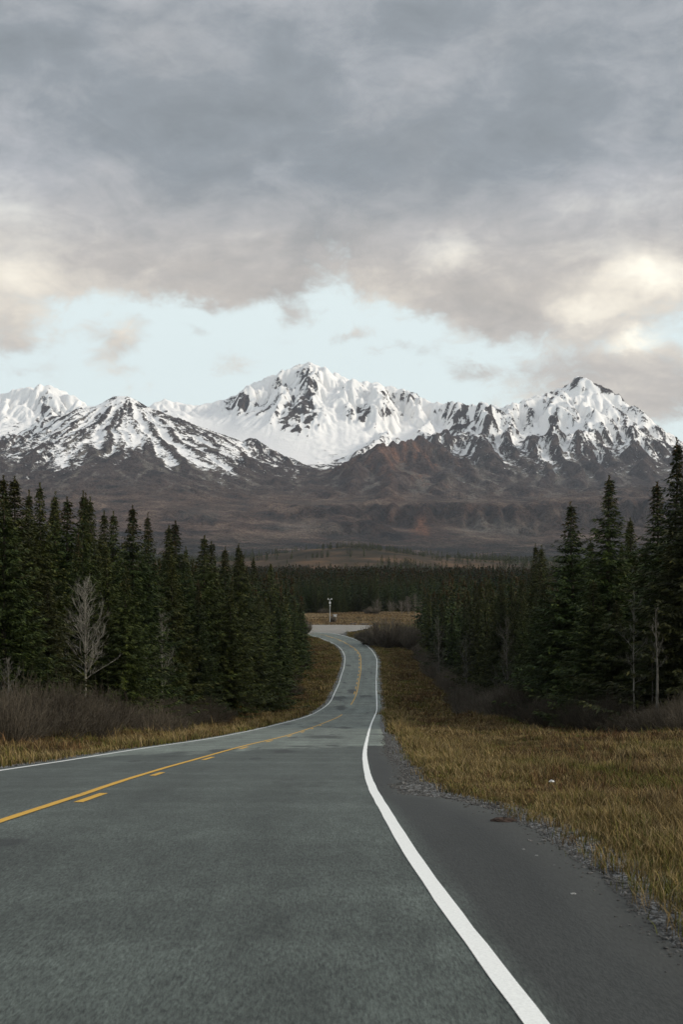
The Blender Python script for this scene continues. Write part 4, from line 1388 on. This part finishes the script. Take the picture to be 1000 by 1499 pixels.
nb_ = 0
for Y in np.concatenate([np.arange(52, 130, 2.3), np.arange(130, 300, 5.5)]):
    for k in range(2):
        y = Y + rng.uniform(-1.2, 1.2)
        x = float(XL(min(y, 383))) - rng.uniform(7.2, 9.4) - 1.7 * k - 1.2 * math.sin(y / 17)
        p_x, _ = to_px(x, y, 0)
        if -30 < p_x < 440:
            plant_bush(bush_me[int(rng.integers(4))], x, y, rng.uniform(1.1, 2.5), rng.uniform(.75, 1.25), 'bare grey brown willow bush in the belt along the foot of the left wood', 'willow bushes below the left wood'); nb_ += 1
for Y in np.concatenate([np.arange(70, 190, 2.2), np.arange(190, 330, 5.5)]):
    for k in range(2):
        y = Y + rng.uniform(-1.2, 1.2)
        x = np.interp(y, [50, 75, 85, 95, 110, 140, 185, 250, 300, 410], [19, 20, 19.5, 18.5, 17.5, 18.0, 18.6, 19.8, 20.5, 23.5]) - 1.2 + 2.0 * k + rng.uniform(-.9, .9)
        p_x, _ = to_px(x, y, 0)
        if 600 < p_x < 1040:
            plant_bush((bush_me if y < 125 else right_me)[int(rng.integers(3))], x, y, rng.uniform(2.0, 3.6) * (.75 if y < 110 else 1), rng.uniform(1.0, 1.45), 'bare dark willow bush in the belt along the foot of the right wood', 'willow bushes below the right wood'); nb_ += 1
print('bushes', nb_)
# the big round thicket by the bend and its neighbours
for x, yb, Y, h, w, lab in ((568, 938, 345, 7.8, 3.3, 'largest round bare brown thicket on the right of the road at the bend'), (546, 938, 352, 5.0, 2.0, 'lower bare thicket leaning on the left side of the largest round one'),
                            (592, 938, 350, 6.4, 2.5, 'bare thicket between the largest round one and the right wood'), (607, 940, 335, 5.4, 1.7, 'small bare thicket at the tip of the right wood'), (532, 935, 372, 2.4, 1.4, 'lowest dark bush nearest the road at the bend')):
    plant_bush(dense_me[nb_ % 3], (x - CX) / F * Y, Y, h, w, lab, None, 'willow_thicket'); nb_ += 1
plant_bush(dense_me[0], (487.5 - CX) / F * 448, 448, 2.4, .62, 'small brown bush at the foot of the pole', None)
plant_bush(dense_me[1], (447 - CX) / F * 395, 395, 4.2, 1.0, 'rounded grey bush against the last spruces left of the bend', None)
plant_bush(dense_me[2], (475 - CX) / F * 500, 500, 2.2, 1.3, 'dark low bush under the far trees left of the pole', None)
plant_bush(dense_me[1], (545 - CX) / F * 496, 496, 2.6, 1.7, 'dark low bush under the far trees right of the pole', None)


def leafy(seed, h, R, n, mat, name):
    r = np.random.default_rng(seed)
    a, q = r.uniform(0, 6.28, n), np.sqrt(r.random(n))
    P = np.stack([np.cos(a) * q * R, np.sin(a) * q * R, h * (.2 + .8 * r.random(n)) * (1 - .5 * q ** 2)], 1)
    D = r.normal(0, 1, (n, 3)); D /= np.linalg.norm(D, axis=1)[:, None]
    S = np.cross(D, r.normal(0, 1, (n, 3))); S /= np.linalg.norm(S, axis=1)[:, None]
    l = r.uniform(.05, .11, n)[:, None]
    v = np.stack([P, P + D * l + S * l * .5, P + D * l * 2, P + D * l - S * l * .5], 1).reshape(-1, 3)
    return mesh(name, v, np.arange(4 * n).reshape(n, 4), mats=(mat,))


def leaf_mat(c0, c1):
    def f(N, b):
        P = N.n('ShaderNodeNewGeometry').outputs['Position']
        N.put(b.inputs['Base Color'], N.mix(N.noise(P, 6, 3, .6), c0, c1))
    return f


rust = material('rust_leaves', leaf_mat((0.13, 0.06, 0.015), (0.24, 0.11, 0.03)))
gold = material('yellow_leaves', leaf_mat((0.24, 0.15, 0.03), (0.32, 0.20, 0.05)))
for x, y, h, m_, lab in ((379, 178, 3.2, rust, 'orange leaved shrub among the grey willows left of the road'), (345, 128, 1.6, gold, 'small yellow leaved shrub under the wide full skirted spruce'), (402, 192, 1.8, rust, 'rusty low shrub under the forest corner left of the road')):
    X = (x - CX) / F * y
    o = link('leafy_shrub', leafy(int(x), h, h * .45, 520, m_, 'leafy_shrub'), loc=(X, y, gz(X, y) - .05))
    tag(o, lab, 'shrub')

# ---------------------------------------------------------------- meadow grass: real blades, thickest by the camera
def blades(N, b):
    c = N.n('ShaderNodeAttribute', attribute_name='col')
    N.put(b.inputs['Base Color'], c.outputs['Color'])
    b.inputs['Roughness'].default_value = 0.8


grass_mat = material('dry_grass_blades', blades)
PAL = np.array([(0.185, 0.130, 0.048), (0.110, 0.074, 0.030), (0.075, 0.082, 0.018), (0.125, 0.066, 0.028), (0.125, 0.112, 0.024), (0.055, 0.039, 0.022), (0.23, 0.17, 0.080)])


def grass_patch(x, y, hscale, nb, spread, wid):
    n = len(x)
    z = ground(x, y)
    # drifts of one colour or another
    a = 1.25 * fbm(x / 3.2, y / 8.0, 4, 401)
    c = fbm(x / 1.3 + 5, y / 2.6, 3, 405)
    rustf = fbm(x / 5, y / 13, 4, 421) + .35 * c
    greenf = fbm(x / 4 + 9, y / 11, 4, 425) + .3 * c
    roadside = np.minimum(np.abs(x - XR(np.minimum(y, 383)) - grass_edge(y)), np.abs(XL(np.minimum(y, 383)) - .5 - x))
    k = rng.choice([0, 1, 1, 5, 2, 1, 6], n)
    k = np.where(rustf + .10 * np.clip(roadside - 1.5, 0, 4) + rng.normal(0, .3, n) > .26, rng.choice([3, 1, 1, 5, 5], n), k)
    k = np.where(greenf - .05 * np.clip(roadside - 2, 0, 4) + rng.normal(0, .3, n) > .32, rng.choice([2, 4, 4, 2, 2], n), k)
    k = np.where((roadside < 1.3 + c) & (rng.random(n) < .6), rng.choice([0, 4, 2, 6], n), k)
    col = PAL[k] * rng.uniform(.6, 1.3, n)[:, None]
    hh = hscale * (0.55 + 0.9 * np.clip(.5 + a, 0, 1.2)) * np.array([1.15, .8, .7, .95, .9, .6, 1.1])[k]
    thin = fbm(x / .9 + 3, y / 1.6, 3, 431)
    hh = hh * np.clip(1.0 + .55 * thin, .35, 1.6) * np.where(rng.random(n) < .03, 1.9, 1.0)
    V, C = [], []
    for j in range(nb):
        ang = rng.uniform(0, 6.28, n)
        bx, by = x + rng.normal(0, spread, n), y + rng.normal(0, spread, n)
        h = hh * rng.uniform(.55, 1.2, n)
        lean = rng.uniform(.1, 1.25, n) * h
        w = wid * rng.uniform(.6, 1.3, n)
        ux, uy = np.cos(ang), np.sin(ang)
        sx_, sy_ = -uy, ux
        p0 = np.stack([bx - sx_ * w, by - sy_ * w, z - .03], 1)
        p1 = np.stack([bx + sx_ * w, by + sy_ * w, z - .03], 1)
        m1 = np.stack([bx + ux * lean * .35 + sx_ * w * .8, by + uy * lean * .35 + sy_ * w * .8, z + h * .6], 1)
        m0 = np.stack([bx + ux * lean * .35 - sx_ * w * .8, by + uy * lean * .35 - sy_ * w * .8, z + h * .6], 1)
        tp = np.stack([bx + ux * lean, by + uy * lean, z + h], 1)
        V.append(np.stack([p0, p1, m1, m0, tp], 1))
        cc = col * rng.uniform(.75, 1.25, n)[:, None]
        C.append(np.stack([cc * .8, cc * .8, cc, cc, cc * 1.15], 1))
    return np.concatenate(V).reshape(-1, 3), np.concatenate(C).reshape(-1, 3)


GV, GC = [], []
for y0, y1, n, hs, nb, sp, wd, wmax in ((6.2, 16, 15000, .15, 9, .06, .0032, 9), (16, 32, 20000, .17, 8, .08, .0055, 16), (32, 65, 22000, .20, 7, .12, .009, 30), (65, 130, 40000, .26, 7, .22, .019, 30), (130, 400, 34000, .32, 6, .38, .036, 28)):
    y = y0 + (y1 - y0) * rng.random(n) ** 1.15
    x = XR(np.minimum(y, 383)) + grass_edge(y) - 0.05 + (rng.random(n) ** 1.2) * np.minimum(wmax, 2.5 + 0.34 * y)
    keep = rng.random(n) < np.clip((x - XR(np.minimum(y, 383)) - grass_edge(y)) / .7 + .15, 0, 1)
    v, c = grass_patch(x[keep], y[keep], hs, nb, sp, wd)
    GV.append(v); GC.append(c)
for y0, y1, n, hs, nb, sp, wd in ((5, 22, 9000, .18, 8, .08, .005), (22, 40, 6000, .20, 7, .10, .008), (40, 70, 14000, .26, 7, .14, .011), (70, 140, 16000, .30, 6, .22, .018), (140, 385, 18000, .34, 5, .35, .035)):
    y = y0 + (y1 - y0) * rng.random(n)
    x = XL(y) - left_shoulder(y) - 0.12 - .4 * smooth(y, 80, 200) - rng.random(n) * 12.5
    v, c = grass_patch(x, y, hs, nb, sp, wd)
    GV.append(v); GC.append(c)
GV, GC = np.concatenate(GV), np.concatenate(GC)
i5 = np.arange(len(GV) // 5) * 5
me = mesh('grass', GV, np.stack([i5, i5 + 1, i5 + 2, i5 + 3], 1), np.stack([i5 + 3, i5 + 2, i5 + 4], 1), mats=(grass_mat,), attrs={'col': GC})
tag(link('grass', me), 'dry brown, straw and olive grass on the verges of the road', 'grass', kind='stuff')
# straw coloured grass of the clearing
n = 24000
y = rng.uniform(436, 512, n)
x = rng.uniform(-45, 45, n)
z = ground(x, y)
col = np.array([(0.19, 0.130, 0.066), (0.11, 0.076, 0.042), (0.26, 0.195, 0.115)])[np.clip(np.round(.9 + 2.6 * fbm(x / 22, y / 7, 4, 411) + rng.normal(0, .3, n)), 0, 2).astype(int)] * rng.uniform(.75, 1.2, n)[:, None]
h = rng.uniform(.3, .6, n); a = rng.uniform(0, 3.14, n); w = .16
v = np.stack([np.stack([x - np.cos(a) * w, y - np.sin(a) * w, z - .03], 1), np.stack([x + np.cos(a) * w, y + np.sin(a) * w, z - .03], 1), np.stack([x + rng.normal(0, .15, n), y, z + h], 1)], 1)
me = mesh('straw_grass', v.reshape(-1, 3), None, np.arange(3 * n).reshape(n, 3), mats=(grass_mat,), attrs={'col': np.repeat(col, 3, 0)})
tag(link('straw_grass', me), 'ochre straw coloured grass of the far clearing', 'grass', kind='stuff')


# ---------------------------------------------------------------- small things
def stone_mesh(name, spots, mat):
    """loose stones as little faceted lumps"""
    base = np.array([(1, 0, 0), (0, 1, 0), (-1, 0, 0), (0, -1, 0), (.6, .6, .7), (-.6, .6, .7), (-.6, -.6, .7), (.6, -.6, .7), (0, 0, .95)], float)
    tri = np.array([(0, 1, 4), (1, 2, 5), (2, 3, 6), (3, 0, 7), (0, 4, 7), (1, 5, 4), (2, 6, 5), (3, 7, 6), (4, 5, 8), (5, 6, 8), (6, 7, 8), (7, 4, 8)])
    V, T = [], []
    for i, (x, y, z, s) in enumerate(spots):
        a = rng.uniform(0, 6.28)
        b = base * s * rng.uniform(.7, 1.3, 3) * np.array([1, 1, .7]) + rng.normal(0, .12 * s, base.shape)
        V.append(np.stack([b[:, 0] * math.cos(a) - b[:, 1] * math.sin(a) + x, b[:, 0] * math.sin(a) + b[:, 1] * math.cos(a) + y, b[:, 2] + z], 1))
        T.append(tri + 9 * i)
    return mesh(name, np.concatenate(V), None, np.concatenate(T), mats=(mat,))


def stones_f(N, b):
    P = N.n('ShaderNodeNewGeometry').outputs['Position']
    N.put(b.inputs['Base Color'], N.ramp(N.noise(P, 9, 3, .7), [(.3, (.035, .034, .032)), (.55, (.095, .092, .086)), (.75, (.24, .235, .22))]))


stone_mat = material('crushed_stone', stones_f)
sp = []
for _ in range(11000):
    y = 5.5 + 60 * rng.random() ** 1.7
    e = float(XR(y)) + float(shoulder(y))
    o = abs(rng.normal(0, .22)) * (1 if rng.random() < .75 else -.55)
    if rng.random() < .55:
        o = rng.uniform(-.08, max(.1, float(grass_edge(y)) - float(shoulder(y))))
    x = e + o + .04
    z = float(ground(np.array([x]), np.array([y]))[0]) if o > 0 else float(zroad(y)) - .012
    sp.append((x, y, z, rng.uniform(.004, .014) * (1 + .8 * (rng.random() < .06)) * (1.4 if y > 14 else 1)))
for _ in range(900):
    y = rng.uniform(23, 70)
    x = float(XL(y)) - float(left_shoulder(y)) - abs(rng.normal(.1, .25))
    sp.append((x, y, gz(x, y), rng.uniform(.012, .03)))
tag(link('gravel', stone_mesh('gravel', sp, stone_mat)), 'loose grey crushed gravel along the broken edge of the pavement', 'gravel', kind='stuff')


def lump(name, pts_seed, size, mat, sub=3):
    """an irregular lump with a flat foot"""
    r = np.random.default_rng(pts_seed)
    nu, nv = 18, 9
    u, v = np.meshgrid(np.linspace(0, 2 * math.pi, nu, endpoint=False), np.linspace(0.02, math.pi * .5, nv))
    rad = 1 + .28 * fbm(np.cos(u) * 1.7 + 3 + r.uniform(0, 9), np.sin(u) * 1.7 + v * 1.4, 3, pts_seed)
    p = np.stack([np.cos(u) * np.sin(v) * rad * size[0], np.sin(u) * np.sin(v) * rad * size[1], np.cos(v) * rad * size[2]], -1)
    i = np.arange(nu * nv).reshape(nv, nu)
    j = np.roll(i, -1, 1)
    q = np.stack([i[:-1], i[1:], j[1:], j[:-1]], -1).reshape(-1, 4)
    return mesh(name, p.reshape(-1, 3), q, mats=(mat,), smooth_faces=False)


def flat_mat(c0, c1, sc, rough=.85):
    def f(N, b):
        P = N.n('ShaderNodeTexCoord').outputs['Object']
        n = N.noise(P, sc, 4, .6)
        N.put(b.inputs['Base Color'], N.mix(n, c0, c1))
        b.inputs['Roughness'].default_value = rough
        bump(N, b, n, .4, .01)
    return f


Yp = 22.5
X = (808 - CX) / F * Yp
o = link('stone', lump('stone', 5, (.045, .036, .032), material('white_quartz', flat_mat((.55, .55, .53), (.75, .75, .73), 30))), loc=(X, Yp, gz(X, Yp) + .10))
tag(o, 'white stone lying alone in the brown grass on the right', 'stone')
Yp = 12.6
X = float(XR(Yp)) + float(shoulder(Yp)) - .13
clod = link('soil_clod', lump('soil_clod', 9, (.12, .085, .035), material('reddish_turf', flat_mat((.030, .022, .017), (.070, .046, .036), 40))), loc=(X, Yp, float(zroad(Yp)) - .012))
tag(clod, 'reddish brown clod of turf lying on the edge of the dark shoulder', 'clod')
for i, (xx, yy, s, lab) in enumerate(((767, 1247, .026, 'pale flat stone on the dark shoulder, nearest the clod of turf'), (786, 1256, .022, 'pale small stone to the right of the flat one on the dark shoulder'), (840, 1313, .034, 'largest pale stone at the grassy edge of the shoulder'), (812, 1270, .016, 'tiny grey stone between the two pale ones and the largest'))):
    Ys = np.arange(5.5, 20, .05)
    yp_ = EYE + (CAM_Z - zroad(Ys) + .03) / Ys * F
    Y = float(np.interp(-yy, -yp_, Ys))
    X = (xx - CX) / F * Y
    top_z = float(zroad(Y)) - .014 if X < float(XR(Y) + shoulder(Y)) else gz(X, Y)
    o = link('pebble', lump('pebble', 30 + i, (s * .7, s * .55, s * .35), material('pale_stone', flat_mat((.20, .20, .19), (.36, .36, .34), 40))), loc=(X, Y, top_z))
    tag(o, lab, 'stone')

# ---- weather station pole in the clearing
galv = material('galvanised_steel', flat_mat((.34, .35, .36), (.46, .47, .48), 8, .45))
white_box = material('white_enamel', flat_mat((.60, .61, .60), (.72, .72, .70), 6, .5))


def box_arrays(c, s):
    c, s = np.array(c, float), np.array(s, float) / 2
    v = np.array([(x, y, z) for x in (-1, 1) for y in (-1, 1) for z in (-1, 1)], float) * s + c
    q = [(0, 1, 3, 2), (4, 6, 7, 5), (0, 4, 5, 1), (2, 3, 7, 6), (0, 2, 6, 4), (1, 5, 7, 3)]
    return v, np.array(q)


def boxes(name, items, mat, parent, bevel=.02):
    V, Q = [], []
    for i, (c, s) in enumerate(items):
        v, q = box_arrays(c, s)
        V.append(v); Q.append(q + 8 * i)
    o = link(name, mesh(name, np.concatenate(V), np.concatenate(Q), mats=(mat,)), parent)
    bv = o.modifiers.new('edge', 'BEVEL')
    bv.width = bevel
    bv.segments = 2
    return o


Y = 446.0
X = (483 - CX) / F * Y
root = bpy.data.objects.new('instrument_pole', None)
SC.collection.objects.link(root)
root.location = (X, Y, gz(X, Y))
tag(root, 'slim pale instrument pole with white fittings at its top in the far clearing', 'pole')
T = Tubes()
T.tube([(0, 0, -.3), (0, 0, 3), (0, 0, 8.2)], [.12, .11, .085], 10)
link('pole', T.mesh('pole', galv), root)
boxes('cross_arm', [((0, 0, 8.0), (1.5, .09, .09))], galv, root)
for s_ in (-.62, .55):
    T = Tubes()
    zz = np.array([7.95, 8.0, 8.18, 8.34, 8.42])
    T.tube(np.stack([np.full(5, s_), np.zeros(5), zz], 1), [.05, .17, .20, .15, .04], 10)
    link('lamp_head', T.mesh('lamp_head', white_box), root)
boxes('equipment_box', [((0, -.22, 6.9), (.62, .38, .62))], white_box, root, .04)
boxes('small_box', [((.06, -.2, 5.9), (.34, .28, .36))], white_box, root, .03)

X2 = (490.5 - CX) / F * (Y + 3)
root = bpy.data.objects.new('shelter_box', None)
SC.collection.objects.link(root)
root.location = (X2, Y + 3, gz(X2, Y + 3))
tag(root, 'small white roofed instrument shelter on posts right of the pole', 'shelter')
boxes('cabinet', [((0, 0, 2.2), (1.1, .8, .75))], white_box, root, .05)
boxes('roof', [((0, 0, 2.63), (1.5, 1.1, .10))], white_box, root, .03)
for sx_ in (-.45, .45):
    boxes('leg', [((sx_, 0, .85), (.10, .10, 1.95))], galv, root)

# ---- weathered logs that close the turnout
logm = material('weathered_log', flat_mat((.06, .05, .04), (.16, .13, .105), 5))
for i, (x0, x1, Yq, lab) in enumerate(((512, 524, 438.5, 'left dark log lying along the back of the gravel turnout'), (526, 541, 437.5, 'right dark log lying along the back of the gravel turnout'))):
    a, b_ = (x0 - CX) / F * Yq, (x1 - CX) / F * Yq
    T = Tubes()
    k = np.linspace(0, 1, 6)
    z0 = gz((a + b_) / 2, Yq)
    T.tube(np.stack([(k - .5) * (b_ - a), rng.normal(0, .04, 6), np.full(6, .28) + rng.normal(0, .03, 6)], 1), [.10, .32, .34, .31, .29, .08], 9)
    tag(link('log', T.mesh('log', logm), loc=((a + b_) / 2, Yq, z0)), lab, 'log')

# ---------------------------------------------------------------- the air
def build_haze():
    lo, hi = np.array([-6400, -90, -14.0]), np.array([6400, 11300, 2150.0])
    v, q = box_arrays((lo + hi) / 2, hi - lo)
    m_ = bpy.data.materials.new('haze_air')
    m_.use_nodes = True
    N = Nodes(m_.node_tree)
    vol = N.n('ShaderNodeVolumePrincipled')
    vol.inputs['Color'].default_value = (0.80, 0.88, 1.0, 1)
    vol.inputs['Density'].default_value = HAZE
    vol.inputs['Anisotropy'].default_value = 0.15
    o = N.n('ShaderNodeOutputMaterial')
    N.t.links.new(vol.outputs[0], o.inputs['Volume'])
    tag(link('haze', mesh('haze', v, q, mats=(m_,))), 'thin bluish air over the valley', 'haze', kind='stuff')


HAZE = 2.4e-5
build_haze()
